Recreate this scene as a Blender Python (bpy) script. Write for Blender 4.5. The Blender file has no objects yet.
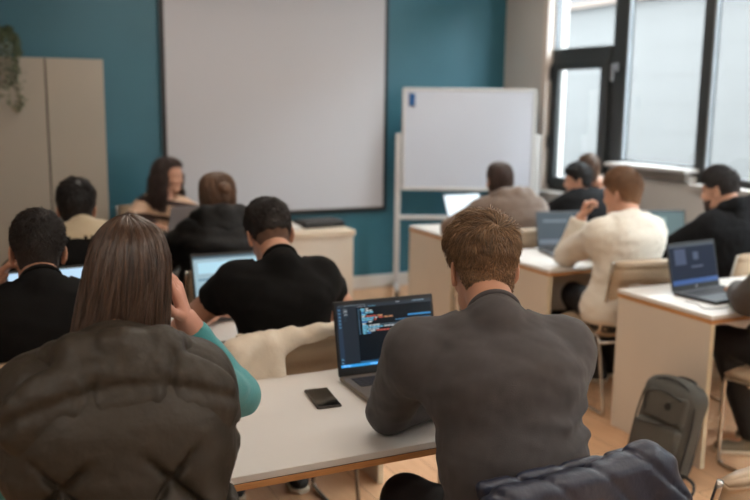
import bpy, math, random
import numpy as np
from mathutils import Vector, Matrix
random.seed(7)
rng = np.random.default_rng(7)
SC = bpy.context.scene
COL = SC.collection
PI = math.pi

def lin(c):
    return tuple(((v/255)/12.92 if v/255 <= .04045 else ((v/255+.055)/1.055)**2.4) for v in c)

# ------------------------------------------------------------------ camera
F_PX, PITCH, ROLL, YAW, CAMH = 862.0, math.radians(9.68), math.radians(.675), math.radians(25.68), 1.68
cy, sy, cp, sp = math.cos(YAW), math.sin(YAW), math.cos(PITCH), math.sin(PITCH)
fwv = Vector((sy*cp, cy*cp, -sp)); rtv = Vector((cy, -sy, 0)); upv = rtv.cross(fwv)
c_, s_ = math.cos(ROLL), math.sin(ROLL)
rt2 = rtv*c_+upv*s_; up2 = upv*c_-rtv*s_
cam_d = bpy.data.cameras.new('camera'); cam = bpy.data.objects.new('camera', cam_d); COL.objects.link(cam)
m = Matrix((rt2, up2, -fwv)).transposed().to_4x4(); m.translation = Vector((0, 0, CAMH)); cam.matrix_world = m
cam_d.sensor_width = 36; cam_d.lens = F_PX*36/750; cam_d.clip_start = .05; cam_d.clip_end = 200
cam_d.dof.use_dof = True; cam_d.dof.focus_distance = 2.2; cam_d.dof.aperture_fstop = 2.2
SC.camera = cam
# ------------------------------------------------------------------ world and exposure
w = bpy.data.worlds.new('world'); SC.world = w; w.use_nodes = True
wn = w.node_tree; bg = wn.nodes['Background']
bg.inputs['Color'].default_value = (.88, .94, 1.0, 1); bg.inputs['Strength'].default_value = 17.0
SC.view_settings.view_transform = 'Standard'; SC.view_settings.look = 'None'
SC.view_settings.gamma = 1; SC.view_settings.use_curve_mapping = False
SC.view_settings.exposure = 0.5
LAMP_STRENGTH = 9.5
SC.cycles.max_bounces = 8; SC.cycles.diffuse_bounces = 5
SC.cycles.sample_clamp_indirect = 4.0

# ------------------------------------------------------------------ materials
MATS = {}
def mat(name, col, rough=.6, bump=0, bscale=60, var=0, vscale=4, metal=0, spec=.5, emis=None, estr=1, stretch=None, sheen=0, island=0, voro=False):
    if name in MATS: return MATS[name]
    M = bpy.data.materials.new(name); M.use_nodes = True; nt = M.node_tree; N = nt.nodes; L = nt.links
    b = N['Principled BSDF']; c = lin(col)+(1,)
    b.inputs['Base Color'].default_value = c; b.inputs['Roughness'].default_value = rough
    b.inputs['Metallic'].default_value = metal; b.inputs['Specular IOR Level'].default_value = spec
    if sheen:
        b.inputs['Sheen Weight'].default_value = sheen; b.inputs['Sheen Roughness'].default_value = .5
    tc = N.new('ShaderNodeTexCoord'); mp = N.new('ShaderNodeMapping'); L.new(tc.outputs['Object'], mp.inputs[0])
    if stretch: mp.inputs['Scale'].default_value = stretch
    src = None
    if island:
        gi = N.new('ShaderNodeNewGeometry'); src = gi.outputs['Random Per Island']; k = island
    elif var:
        t = N.new('ShaderNodeTexNoise'); t.inputs['Scale'].default_value = vscale; t.inputs['Detail'].default_value = 4
        L.new(mp.outputs[0], t.inputs[0]); src = t.outputs['Fac']; k = var
    if src is not None:
        r = N.new('ShaderNodeValToRGB'); e = r.color_ramp.elements
        if not island: e[0].position = .3; e[1].position = .7
        e[0].color = tuple(x*(1-k) for x in c[:3])+(1,); e[1].color = tuple(min(1, x*(1+k)) for x in c[:3])+(1,)
        L.new(src, r.inputs[0]); L.new(r.outputs[0], b.inputs['Base Color'])
    if bump:
        t = N.new('ShaderNodeTexVoronoi' if voro else 'ShaderNodeTexNoise'); t.inputs['Scale'].default_value = bscale
        if not voro: t.inputs['Detail'].default_value = 5
        L.new(mp.outputs[0], t.inputs[0])
        bp = N.new('ShaderNodeBump'); bp.inputs['Strength'].default_value = bump; bp.inputs['Distance'].default_value = .01
        L.new(t.outputs[0], bp.inputs['Height']); L.new(bp.outputs[0], b.inputs['Normal'])
    if emis:
        b.inputs['Emission Color'].default_value = lin(emis)+(1,); b.inputs['Emission Strength'].default_value = estr
    MATS[name] = M
    return M

def glass_mat():
    M = bpy.data.materials.new('window_glass'); M.use_nodes = True; N = M.node_tree.nodes; L = M.node_tree.links
    N.remove(N['Principled BSDF']); o = N['Material Output']
    t = N.new('ShaderNodeBsdfTransparent'); g = N.new('ShaderNodeBsdfGlossy'); g.inputs['Roughness'].default_value = .02
    t.inputs['Color'].default_value = (.93, .96, .96, 1)
    mx = N.new('ShaderNodeMixShader'); mx.inputs[0].default_value = .05
    L.new(t.outputs[0], mx.inputs[1]); L.new(g.outputs[0], mx.inputs[2]); L.new(mx.outputs[0], o.inputs[0])
    return M

def floor_mat():
    M = bpy.data.materials.new('oak_laminate_floor'); M.use_nodes = True; N = M.node_tree.nodes; L = M.node_tree.links
    b = N['Principled BSDF']; tc = N.new('ShaderNodeTexCoord'); mp = N.new('ShaderNodeMapping')
    mp.inputs['Rotation'].default_value = (0, 0, PI/2)
    L.new(tc.outputs['Object'], mp.inputs[0])
    br = N.new('ShaderNodeTexBrick'); br.inputs['Scale'].default_value = 1; br.inputs['Brick Width'].default_value = 1.3; br.inputs['Row Height'].default_value = .19
    br.inputs['Mortar Size'].default_value = .0015; br.offset = .4
    br.inputs['Color1'].default_value = lin((218, 178, 140))+(1,); br.inputs['Color2'].default_value = lin((202, 160, 124))+(1,)
    br.inputs['Mortar'].default_value = lin((110, 78, 56))+(1,)
    L.new(mp.outputs[0], br.inputs[0])
    m2 = N.new('ShaderNodeMapping'); m2.inputs['Scale'].default_value = (14, 1.2, 1); L.new(tc.outputs['Object'], m2.inputs[0])
    n = N.new('ShaderNodeTexNoise'); n.inputs['Scale'].default_value = 3; n.inputs['Detail'].default_value = 6; L.new(m2.outputs[0], n.inputs[0])
    mx = N.new('ShaderNodeMix'); mx.data_type = 'RGBA'; mx.blend_type = 'MULTIPLY'; mx.inputs[0].default_value = .45
    r = N.new('ShaderNodeValToRGB'); r.color_ramp.elements[0].position = .3; r.color_ramp.elements[0].color = (.72, .64, .56, 1); r.color_ramp.elements[1].position = .65
    L.new(n.outputs[0], r.inputs[0]); L.new(br.outputs[0], mx.inputs[6]); L.new(r.outputs[0], mx.inputs[7]); L.new(mx.outputs[2], b.inputs['Base Color'])
    b.inputs['Roughness'].default_value = .38
    return M

M_teal = mat('teal_wall_paint', (48, 102, 118), .46, .04, 90, .04, 2)
M_white = mat('offwhite_wall_paint', (196, 191, 186), .85, .05, 90, .03, 2)
M_ceil = mat('ceiling_paint', (215, 210, 202), .9, .05, 60)
M_base = mat('white_baseboard', (205, 200, 194), .5)
M_frame = mat('anthracite_window_frame', (44, 47, 48), .45)
M_gasket = mat('silver_frame_edge', (150, 155, 160), .4, metal=.4)
M_sill = mat('pale_sill', (188, 184, 180), .5)
M_lam = mat('white_laminate', (219, 215, 210), .38, .02, 200, .02, 5)
M_panel = mat('greige_laminate_panel', (208, 197, 182), .5, .03, 150, .03, 3)
M_ply = mat('plywood_edge', (190, 135, 84), .55, .1, 60, .18, 6, stretch=(2, 2, 40))
M_edge = mat('pale_edge_band', (214, 200, 172), .5)
M_dark = mat('gap_shade', (28, 24, 22), .8)  # dark colour standing in for the shade inside narrow gaps
M_cab = mat('cabinet_laminate', (158, 150, 138), .55, .02, 100, .03, 2)
M_screen = mat('matte_projection_fabric', (190, 190, 195), .9)
M_black = mat('black_plastic', (18, 18, 19), .45)
M_blackm = mat('black_matte_metal', (26, 26, 27), .5)
M_chrome = mat('brushed_chrome', (190, 185, 178), .22, metal=1)
M_beige = mat('beige_leatherette', (180, 158, 132), .5, .15, 120, .05, 3)
M_silver = mat('laptop_warm_silver', (132, 122, 112), .38, metal=.6)
M_greyl = mat('laptop_grey_shell', (104, 106, 110), .4, metal=.3)
M_keys = mat('laptop_keys', (34, 27, 26), .5)
M_wb = mat('whiteboard_enamel', (196, 200, 210), .22)
M_wbframe = mat('white_powder_coat', (196, 194, 192), .45)
M_blue = mat('blue_magnet', (20, 80, 135), .4)
M_skin = mat('skin_light', (196, 147, 122), .5, .08, 220, .06, 14)
M_skinr = mat('skin_rosy', (212, 158, 138), .5, .08, 220, .07, 14)
M_eye = mat('eye', (40, 30, 26), .2)
M_lip = mat('lip', (170, 92, 84), .45)
M_nail = mat('red_nail_polish', (190, 30, 40), .2)
M_glass = glass_mat()
SKIN = M_skin

# ------------------------------------------------------------------ object helpers
def link(o, parent=None):
    COL.objects.link(o)
    if parent is not None: o.parent = parent
    return o
def thing(name, label, cat, loc=(0, 0, 0), rz=0, group=None, tilt=None):
    o = bpy.data.objects.new(name, None); link(o); o.empty_display_size = .1
    o.location = loc; o.rotation_euler = (tilt[0] if tilt else 0, tilt[1] if tilt else 0, rz)
    o['label'] = label; o['category'] = cat
    if group: o['group'] = group
    return o
def tag(o, label=None, cat=None, group=None, kind=None):
    if label: o['label'] = label
    if cat: o['category'] = cat
    if group: o['group'] = group
    if kind: o['kind'] = kind
    return o
def meshobj(name, V, Fs, mats, parent=None, smooth=False, midx=None, kind=None):
    me = bpy.data.meshes.new(name)
    if isinstance(V, np.ndarray) and isinstance(Fs, np.ndarray):
        n = len(V); f = len(Fs); k = Fs.shape[1]
        me.vertices.add(n); me.vertices.foreach_set('co', np.ascontiguousarray(V, dtype=np.float32).ravel())
        me.loops.add(f*k); me.loops.foreach_set('vertex_index', np.ascontiguousarray(Fs, dtype=np.int32).ravel())
        me.polygons.add(f); me.polygons.foreach_set('loop_start', np.arange(f, dtype=np.int32)*k)
        me.polygons.foreach_set('loop_total', np.full(f, k, dtype=np.int32))
        me.update(calc_edges=True); me.validate()
    else:
        me.from_pydata([tuple(v) for v in V], [], [tuple(x) for x in Fs]); me.update()
    if not isinstance(mats, (list, tuple)): mats = [mats]
    for mm in mats: me.materials.append(mm)
    if midx is not None: me.polygons.foreach_set('material_index', list(midx))
    if smooth: me.polygons.foreach_set('use_smooth', [True]*len(me.polygons))
    me.update()
    o = bpy.data.objects.new(name, me); link(o, parent)
    if kind: o['kind'] = kind
    return o

class MB:
    """collects simple solids, built as ONE mesh object"""
    def __init__(s): s.V = []; s.F = []; s.I = []; s.m = 0
    def add(s, V, F):
        b = len(s.V); s.V += [tuple(v) for v in V]; s.F += [tuple(i+b for i in f) for f in F]; s.I += [s.m]*len(F); return s
    def box(s, x0, x1, y0, y1, z0, z1, M=None, bev=0):
        if bev > 0:
            b = min(bev, (x1-x0)*.45, (y1-y0)*.45, (z1-z0)*.45)
            X = [x0, x0+b, x1-b, x1]; Y = [y0, y0+b, y1-b, y1]; Z = [z0, z0+b, z1-b, z1]
            P = []; idx = {}
            for a in (0, 1):
                for c in (0, 1):
                    for e in (0, 1):
                        xo, xi = (X[0], X[1]) if a == 0 else (X[3], X[2])
                        yo, yi = (Y[0], Y[1]) if c == 0 else (Y[3], Y[2])
                        zo, zi = (Z[0], Z[1]) if e == 0 else (Z[3], Z[2])
                        for k, q in enumerate(((xo, yi, zi), (xi, yo, zi), (xi, yi, zo))):
                            idx[(a, c, e, k)] = len(P); P.append(q)
            g = lambda *t: idx[t]
            F = []
            F.append([g(0,0,0,0), g(0,0,1,0), g(0,1,1,0), g(0,1,0,0)]); F.append([g(1,0,0,0), g(1,1,0,0), g(1,1,1,0), g(1,0,1,0)])
            F.append([g(0,0,0,1), g(1,0,0,1), g(1,0,1,1), g(0,0,1,1)]); F.append([g(0,1,0,1), g(0,1,1,1), g(1,1,1,1), g(1,1,0,1)])
            F.append([g(0,0,0,2), g(0,1,0,2), g(1,1,0,2), g(1,0,0,2)]); F.append([g(0,0,1,2), g(1,0,1,2), g(1,1,1,2), g(0,1,1,2)])
            for a in (0, 1):
                for c in (0, 1): F.append([g(a,c,0,0), g(a,c,1,0), g(a,c,1,1), g(a,c,0,1)] if a != c else [g(a,c,0,1), g(a,c,1,1), g(a,c,1,0), g(a,c,0,0)])
                for e in (0, 1): F.append([g(a,0,e,0), g(a,1,e,0), g(a,1,e,2), g(a,0,e,2)] if a == e else [g(a,0,e,2), g(a,1,e,2), g(a,1,e,0), g(a,0,e,0)])
            for c in (0, 1):
                for e in (0, 1): F.append([g(0,c,e,1), g(1,c,e,1), g(1,c,e,2), g(0,c,e,2)] if c != e else [g(0,c,e,2), g(1,c,e,2), g(1,c,e,1), g(0,c,e,1)])
            for a in (0, 1):
                for c in (0, 1):
                    for e in (0, 1):
                        t = [g(a,c,e,0), g(a,c,e,1), g(a,c,e,2)]
                        F.append(t if (a+c+e) % 2 == 1 else t[::-1])
        else:
            P = [(x, y, z) for z in (z0, z1) for y in (y0, y1) for x in (x0, x1)]
            F = [(0,2,3,1), (4,5,7,6), (0,1,5,4), (2,6,7,3), (0,4,6,2), (1,3,7,5)]
        if M is not None: P = [M @ Vector(p) for p in P]
        return s.add(P, F)
    def tube(s, pts, r, n=8, closed=False, M=None):
        pts = [Vector(p) for p in pts]; R = r if isinstance(r, (list, tuple)) else [r]*len(pts)
        V = []; F = []; prev = None
        for i, p in enumerate(pts):
            if closed: t = (pts[(i+1) % len(pts)]-pts[i-1])
            else: t = pts[min(i+1, len(pts)-1)]-pts[max(i-1, 0)]
            t.normalize()
            if prev is None:
                u = t.orthogonal().normalized()
            else:
                u = (prev-t*prev.dot(t)).normalized()
            prev = u; v = t.cross(u)
            for k in range(n):
                a = 2*PI*k/n; V.append(p+(u*math.cos(a)+v*math.sin(a))*R[i])
        m_ = len(pts)
        for i in range(m_ if closed else m_-1):
            j = (i+1) % m_
            for k in range(n): F.append((i*n+k, i*n+(k+1) % n, j*n+(k+1) % n, j*n+k))
        if not closed: F.append(tuple(range(n))[::-1]); F.append(tuple((m_-1)*n+k for k in range(n)))
        if M is not None: V = [M @ p for p in V]
        return s.add(V, F)
    def lathe(s, prof, n=20, c=(0, 0, 0), M=None):
        V = []; F = []
        for (r, z) in prof:
            for k in range(n): V.append(Vector((c[0]+r*math.cos(2*PI*k/n), c[1]+r*math.sin(2*PI*k/n), c[2]+z)))
        for i in range(len(prof)-1):
            for k in range(n): F.append((i*n+k, i*n+(k+1) % n, (i+1)*n+(k+1) % n, (i+1)*n+k))
        F.append(tuple(range(n))[::-1]); F.append(tuple((len(prof)-1)*n+k for k in range(n)))
        if M is not None: V = [M @ p for p in V]
        return s.add(V, F)
    def build(s, name, mats, parent=None, smooth=False, kind=None):
        o = meshobj(name, s.V, s.F, mats, parent, smooth, s.I, kind)
        return o
def struct(name, mb, mats): return mb.build(name, mats, None, kind='structure')
def smooth_path(pts, sub=5):
    P = [Vector(p) for p in pts]; out = []
    for i in range(len(P)-1):
        a = P[max(i-1, 0)]; b = P[i]; c = P[i+1]; d = P[min(i+2, len(P)-1)]
        for k in range(sub):
            t = k/sub; out.append(.5*((2*b)+(c-a)*t+(2*a-5*b+4*c-d)*t*t+(3*b-a-3*c+d)*t**3))
    out.append(P[-1]); return out

# ------------------------------------------------------------------ signed distance fields -> smooth mesh
V3 = lambda *a: np.array(a, dtype=np.float64)
def unit(v): v = np.asarray(v, float); return v/np.linalg.norm(v)
class SDF:
    def __init__(s, lo, hi, h):
        s.lo = np.array(lo, float); s.h = h; s.n = np.ceil((np.array(hi)-s.lo)/h).astype(int)+1
        s.D = np.full(s.n, 9.0, np.float32)
    def sub(s, lo, hi):
        a = np.clip(np.floor((np.array(lo)-s.lo)/s.h).astype(int), 0, s.n); b = np.clip(np.ceil((np.array(hi)-s.lo)/s.h).astype(int)+1, 0, s.n)
        if (b <= a).any(): return None
        ax = [(s.lo[i]+s.h*np.arange(a[i], b[i])).astype(np.float32) for i in range(3)]
        return tuple(slice(a[i], b[i]) for i in range(3)), ax[0][:, None, None], ax[1][None, :, None], ax[2][None, None, :]
    def merge(s, sl, d, k, op):
        A = s.D[sl]
        if op == 'add':
            if k > 0:
                hh = np.maximum(k-np.abs(A-d), 0)/k; s.D[sl] = np.minimum(A, d)-hh*hh*k*.25
            else: s.D[sl] = np.minimum(A, d)
        else:
            if k > 0:
                hh = np.maximum(k-np.abs(A+d), 0)/k; s.D[sl] = np.maximum(A, -d)+hh*hh*k*.25
            else: s.D[sl] = np.maximum(A, -d)
    def cone(s, a, b, ra, rb=None, k=.02, side=None, sx=1, cut=None, op='add'):
        rb = ra if rb is None else rb; a = np.array(a, float); b = np.array(b, float)
        R = max(ra, rb)*max(sx, 1)+k+3*s.h
        q = s.sub(np.minimum(a, b)-R, np.maximum(a, b)+R)
        if q is None: return s
        sl, X, Y, Z = q; px, py, pz = X-a[0], Y-a[1], Z-a[2]; ab = b-a; L = max(ab@ab, 1e-9)
        t = np.clip((px*ab[0]+py*ab[1]+pz*ab[2])/L, 0, 1)
        qx, qy, qz = px-t*ab[0], py-t*ab[1], pz-t*ab[2]
        if sx != 1:
            u = unit(side); d_ = (qx*u[0]+qy*u[1]+qz*u[2])*(1-1/sx); qx, qy, qz = qx-d_*u[0], qy-d_*u[1], qz-d_*u[2]
        d = np.sqrt(qx*qx+qy*qy+qz*qz)-(ra+(rb-ra)*t)
        if cut is not None:
            p, n = np.array(cut[0]), unit(cut[1]); d = np.maximum(d, (X-p[0])*n[0]+(Y-p[1])*n[1]+(Z-p[2])*n[2])
        s.merge(sl, d.astype(np.float32), k, op); return s
    def ell(s, c, r, k=.02, R=None, op='add'):
        c = np.array(c, float); r = np.array(r, float); m_ = r.max()+k+3*s.h
        q = s.sub(c-m_, c+m_)
        if q is None: return s
        sl, X, Y, Z = q; p = [X-c[0], Y-c[1], Z-c[2]]
        if R is not None: R = np.array(R); p = [p[0]*R[0, i]+p[1]*R[1, i]+p[2]*R[2, i] for i in range(3)]
        k0 = np.sqrt((p[0]/r[0])**2+(p[1]/r[1])**2+(p[2]/r[2])**2)+1e-9
        k1 = np.sqrt((p[0]/r[0]**2)**2+(p[1]/r[1]**2)**2+(p[2]/r[2]**2)**2)+1e-9
        s.merge(sl, (k0*(k0-1)/k1).astype(np.float32), k, op); return s
    def rbox(s, c, hs, r, k=.01, R=None, op='add'):
        c = np.array(c, float); hs = np.array(hs, float); m_ = np.linalg.norm(hs)+k+3*s.h
        q = s.sub(c-m_, c+m_)
        if q is None: return s
        sl, X, Y, Z = q; p = [X-c[0], Y-c[1], Z-c[2]]
        if R is not None: R = np.array(R); p = [p[0]*R[0, i]+p[1]*R[1, i]+p[2]*R[2, i] for i in range(3)]
        e = [np.abs(p[i])-(hs[i]-r) for i in range(3)]
        o_ = np.sqrt(sum(np.maximum(x, 0)**2 for x in e)); i_ = np.minimum(np.maximum(np.maximum(e[0], e[1]), e[2]), 0)
        s.merge(sl, (o_+i_-r).astype(np.float32), k, op); return s
    def clip(s, p, n):
        sl, X, Y, Z = s.sub(s.lo-1, s.lo+s.n*s.h+1); n = unit(n)
        s.D = np.maximum(s.D, ((X-p[0])*n[0]+(Y-p[1])*n[1]+(Z-p[2])*n[2]).astype(np.float32)); return s
    def shape(s, f):
        sl, X, Y, Z = s.sub(s.lo-1, s.lo+s.n*s.h+1); s.D = f(s.D, X, Y, Z).astype(np.float32); return s
    def mesh(s):
        D = s.D; D[0] = D[-1] = 1; D[:, 0] = D[:, -1] = 1; D[:, :, 0] = D[:, :, -1] = 1
        I = D < 0; nx, ny, nz = D.shape
        cnt = np.zeros((nx-1, ny-1, nz-1), np.float32); acc = np.zeros((3, nx-1, ny-1, nz-1), np.float32)
        def sl(ax, o):  # slices of the 4 parallel edges
            r = [slice(0, -1)]*3
            for i in range(3):
                if i != ax: r[i] = slice(o[i], (nx, ny, nz)[i]-1+o[i])
            return tuple(r)
        quads = []
        for ax in range(3):
            a = [slice(None)]*3; b = [slice(None)]*3; a[ax] = slice(0, -1); b[ax] = slice(1, None)
            A = D[tuple(a)]; B = D[tuple(b)]; cr = I[tuple(a)] != I[tuple(b)]
            t = np.where(cr, A/np.where(cr, A-B, 1), 0).astype(np.float32)
            oth = [i for i in range(3) if i != ax]
            for u in (0, 1):
                for v in (0, 1):
                    r = [slice(0, -1)]*3; r[ax] = slice(None); r[oth[0]] = slice(u, D.shape[oth[0]]-1+u); r[oth[1]] = slice(v, D.shape[oth[1]]-1+v)
                    c = cr[tuple(r)]; cnt += c; acc[ax] += np.where(c, t[tuple(r)], 0); acc[oth[0]] += c*u; acc[oth[1]] += c*v
            q = np.argwhere(cr); q = q[(q[:, oth[0]] > 0) & (q[:, oth[1]] > 0)]
            quads.append((ax, oth, q, I[tuple(a)][tuple(q.T)]))
        m_ = cnt > 0; idx = np.full(cnt.shape, -1, np.int64); idx[m_] = np.arange(m_.sum())
        cell = np.argwhere(m_); P = s.lo+s.h*(cell+(acc[:, m_]/cnt[m_]).T)
        Fs = []
        for ax, oth, q, ins in quads:
            e0 = np.zeros(3, int); e0[oth[0]] = 1; e1 = np.zeros(3, int); e1[oth[1]] = 1
            g = lambda z: idx[tuple(z.T)]
            f = np.stack([g(q-e0-e1), g(q-e1), g(q), g(q-e0)], 1)
            flip = ins if ax != 1 else ~ins
            f[~flip] = f[~flip][:, ::-1]; Fs.append(f)
        Fs = np.concatenate(Fs); Fs = Fs[(Fs >= 0).all(1)]
        return P, Fs
def join(parts):
    V = []; Fs = []; n = 0
    for v, f in parts: V.append(v); Fs.append(f+n); n += len(v)
    return np.concatenate(V), np.concatenate(Fs)
def wob(X, Y, Z, f, seed, n=5):
    r = np.random.default_rng(seed); o = 0
    for i in range(n):
        d = unit(r.normal(size=3))*f*(1+.6*i/n); o = o+np.sin(X*d[0]+Y*d[1]+Z*d[2]+r.uniform(0, 6.3)+1.5*np.sin((X*d[1]+Y*d[2]+Z*d[0])*.7))
    return o/n
def relax(V, F, it=1, lam=.5):
    for _ in range(it):
        S = np.zeros_like(V); C = np.zeros(len(V))
        for a, b in ((0, 1), (1, 2), (2, 3), (3, 0)):
            for p, q in ((a, b), (b, a)):
                for j in range(3): S[:, j] += np.bincount(F[:, p], V[F[:, q], j], len(V))
                C += np.bincount(F[:, p], minlength=len(V))
        V = V+(S/np.maximum(C, 1)[:, None]-V)*lam
    return V

# ------------------------------------------------------------------ people
def rotm(yaw=0, pitch=0, roll=0):
    """head frame: +y face, pitch>0 looks down, roll>0 leans to own right"""
    return np.array((Matrix.Rotation(yaw, 3, 'Z') @ Matrix.Rotation(-pitch, 3, 'X') @ Matrix.Rotation(roll, 3, 'Y')))
def head_mesh(h, fem=False, nb=None, sc=1.0):
    """in the head's own frame; nb = neck base in that frame"""
    s = SDF((-.13, -.17, -.30), (.13, .16, .15), h)
    s.ell((0, -.016, .032), (.074, .094, .086), k=0)
    s.ell((0, .02, .02), (.066, .070, .078), k=.02)
    s.ell((0, .035, -.04), (.056, .060, .072), k=.03)
    s.cone((-.032, .02, -.085), (.032, .02, -.085), .028, k=.03)
    s.cone((-.012, .072, -.098), (.012, .072, -.098), .016 if fem else .019, k=.025)
    s.cone((-.034, .075, .018), (.034, .075, .018), .014, k=.015)
    s.ell((.034, .066, -.035), (.022, .022, .02), k=.02); s.ell((-.034, .066, -.035), (.022, .022, .02), k=.02)
    s.cone((0, .088, .01), (0, .108, -.03), .007, .010, k=.012)
    s.cone((-.012, .096, -.036), (.012, .096, -.036), .0075, k=.008)
    for x in (-1, 1):
        s.ell((x*.032, .094, .004), (.017, .012, .010), k=.010, op='cut')
        s.ell((x*.032, .079, .003), (.0135, .013, .011), k=.004)
        R = np.array(Matrix.Rotation(x*.45, 3, 'Z') @ Matrix.Rotation(.12, 3, 'X'))
        s.ell((x*.084, -.014, -.008), (.0070, .019, .032), k=.006, R=R)
        s.ell((x*.090, -.013, -.003), (.005, .010, .019), k=.004, R=R, op='cut')
        s.ell((x*.081, -.008, -.032), (.006, .009, .011), k=.006)
    s.cone((-.014, .087, -.060), (.014, .087, -.060), .0065, k=.006)
    s.cone((-.012, .086, -.072), (.012, .086, -.072), .007, k=.006)
    s.cone((-.012, .099, -.066), (.012, .099, -.066), .0022, k=.003, op='cut')
    nb = (0, -.05, -.24) if nb is None else nb
    nb = np.array(nb); top = V3(0, -.025, -.05); r = .048 if fem else .058
    nb2 = top+(nb-top)*min(1, .20/np.linalg.norm(nb-top))
    s.cone(top, nb2, r, r*1.04, k=.03)
    V, F = s.mesh(); return V*sc, F
def hand_parts(s, w_, d, n, right, curls=(.35, .4, .45, .5), thumb=.6, sc=1.0, spread=.06):
    d = unit(d); n = unit(np.array(n)-np.dot(n, d)*d); t = np.cross(n, d)*(1 if right else -1); w_ = np.array(w_, float)
    tips = []
    for o in (.026, .009, -.009, -.025):
        s.cone(w_+t*o*.55*sc, w_+(d*.088+t*o)*sc, .0135*sc, .0115*sc, k=.012*sc)
    for i, (o, L) in enumerate(zip((.028, .0095, -.0095, -.027), (.072, .08, .075, .06))):
        p = w_+(d*(.090-.006*abs(i-1))+t*o)*sc; a = 0; dd0 = unit(d+t*(1.5-i)*spread)
        for j, (f, r0, r1) in enumerate(((.45, .0095, .0085), (.32, .0085, .0078), (.24, .0078, .0068))):
            a += curls[i]*(.9 if j else .7)
            dd = dd0*math.cos(a)-n*math.sin(a); q = p+dd*L*f*sc; s.cone(p, q, r0*sc, r1*sc, k=.004*sc); p = q
        tips.append((p, dd, dd0*math.sin(a)+n*math.cos(a)))
    p = w_+(d*.022+t*.022)*sc
    for v, L, r0, r1 in ((d*.6+t*.75-n*.25, .042, .0145, .0115), (d*.85+t*.45-n*thumb*.5, .034, .0108, .0098), (d*.95+t*.15-n*thumb*.7, .025, .0098, .0078)):
        q = p+unit(v)*L*sc; s.cone(p, q, r0*sc, r1*sc, k=.006*sc); p = q
    return tips

def hair_cap(R, c, h, col_mat, parent, th=.012, nape=-.095, strands=0, length=.03, width=.0016, sc=1.0, whorl=(0.01, -.062, .1), messy=.35, top=.012, name='hair', side_z=-.012, g_lift=1.0):
    """short hair: a clipped shell plus many strands combed away from the whorl"""
    def line(y):   # hairline height by y
        return np.interp(y, [-.12, -.075, -.028, -.022, .008, .03, .062, .1], [nape, nape+.004, -.035, side_z+.02, side_z, .02, .052, .072])
    s = SDF((-.12, -.15, -.14), (.12, .13, .16), h)
    s.ell((0, -.018, .034), (.077+th*.5, .098+th, .089+th*.7), k=0)
    s.ell((0, -.045, -.045+max(0, nape+.07)*.6), (.058+th*.3, .052+th*.5, .055), k=.03)
    s.ell((0, .0, .062), (.070+top*.4, .082+top*.5, .064+top), k=.03)
    s.shape(lambda D, X, Y, Z: np.maximum(D+.0022*wob(X, Y, Z, 90, 3), (line(Y)+.004*np.sin(X*170)-Z)*.8))
    V, F = s.mesh()
    parts = [(V, F)]
    if strands:
        fv = V[F].mean(1); nrm = np.cross(V[F[:, 1]]-V[F[:, 0]], V[F[:, 2]]-V[F[:, 0]]); ok = np.linalg.norm(nrm, axis=1) > 1e-12
        nn = nrm/np.maximum(np.linalg.norm(nrm, axis=1), 1e-12)[:, None]
        cen = np.array((0, -.018, .03)); out = ((fv-cen)*nn).sum(1) > 0.02
        sel = np.where(ok & out & (fv[:, 2] > line(fv[:, 1])+.004))[0]; sel = rng.choice(sel, strands)
        P0 = fv[sel]+rng.normal(size=(strands, 3))*h*.4; N0 = nn[sel]
        wv = P0-np.array(whorl); sw = np.cross(N0, wv)
        T = wv-(wv*N0).sum(1)[:, None]*N0; T /= np.maximum(np.linalg.norm(T, axis=1), 1e-6)[:, None]
        S = np.cross(N0, T); T = T+S*.35
        grp = wob(P0[:, 0], P0[:, 1], P0[:, 2], 95, 11)[:, None]
        T = T+S*grp*messy*2.2+rng.normal(size=T.shape)*messy*.28
        T = T-(T*N0).sum(1)[:, None]*N0; T /= np.linalg.norm(T, axis=1)[:, None]
        up = np.clip((P0[:, 2]+.02)/.12, .12, 1)[:, None]
        L = length*up*(0.7+.6*rng.random((strands, 1)))
        lift = (.30+.50*rng.random((strands, 1)))*up*g_lift
        P = [P0-N0*.002, P0+T*L*.33+N0*L*lift*.33, P0+T*L*.68+N0*L*lift*.35, P0+T*L+N0*(L*lift*.12)]
        parts.append(ribbons(P, np.cross(N0, T), N0, width, [.9, 1, .8, .15]))
    V, F = join(parts)
    V = (V*sc)@R.T+c
    return meshobj(name, V, F, col_mat, parent, True)
def ribbons(P, S, N, wd, prof):
    """P list of (n,3) rings -> triangular prisms as quads"""
    n = len(P[0]); m_ = len(P); V = np.zeros((n, m_, 3, 3))
    for i in range(m_):
        r = wd*prof[i]
        V[:, i, 0] = P[i]+S*r; V[:, i, 1] = P[i]-S*r; V[:, i, 2] = P[i]+N*r*.9
    base = (np.arange(n)*m_*3)[:, None, None]
    Q = []
    for i in range(m_-1):
        for a in range(3):
            b = (a+1) % 3; Q.append([i*3+a, i*3+b, (i+1)*3+b, (i+1)*3+a])
    F = (base+np.array(Q)[None]).reshape(-1, 4)
    return V.reshape(-1, 3), F
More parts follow.
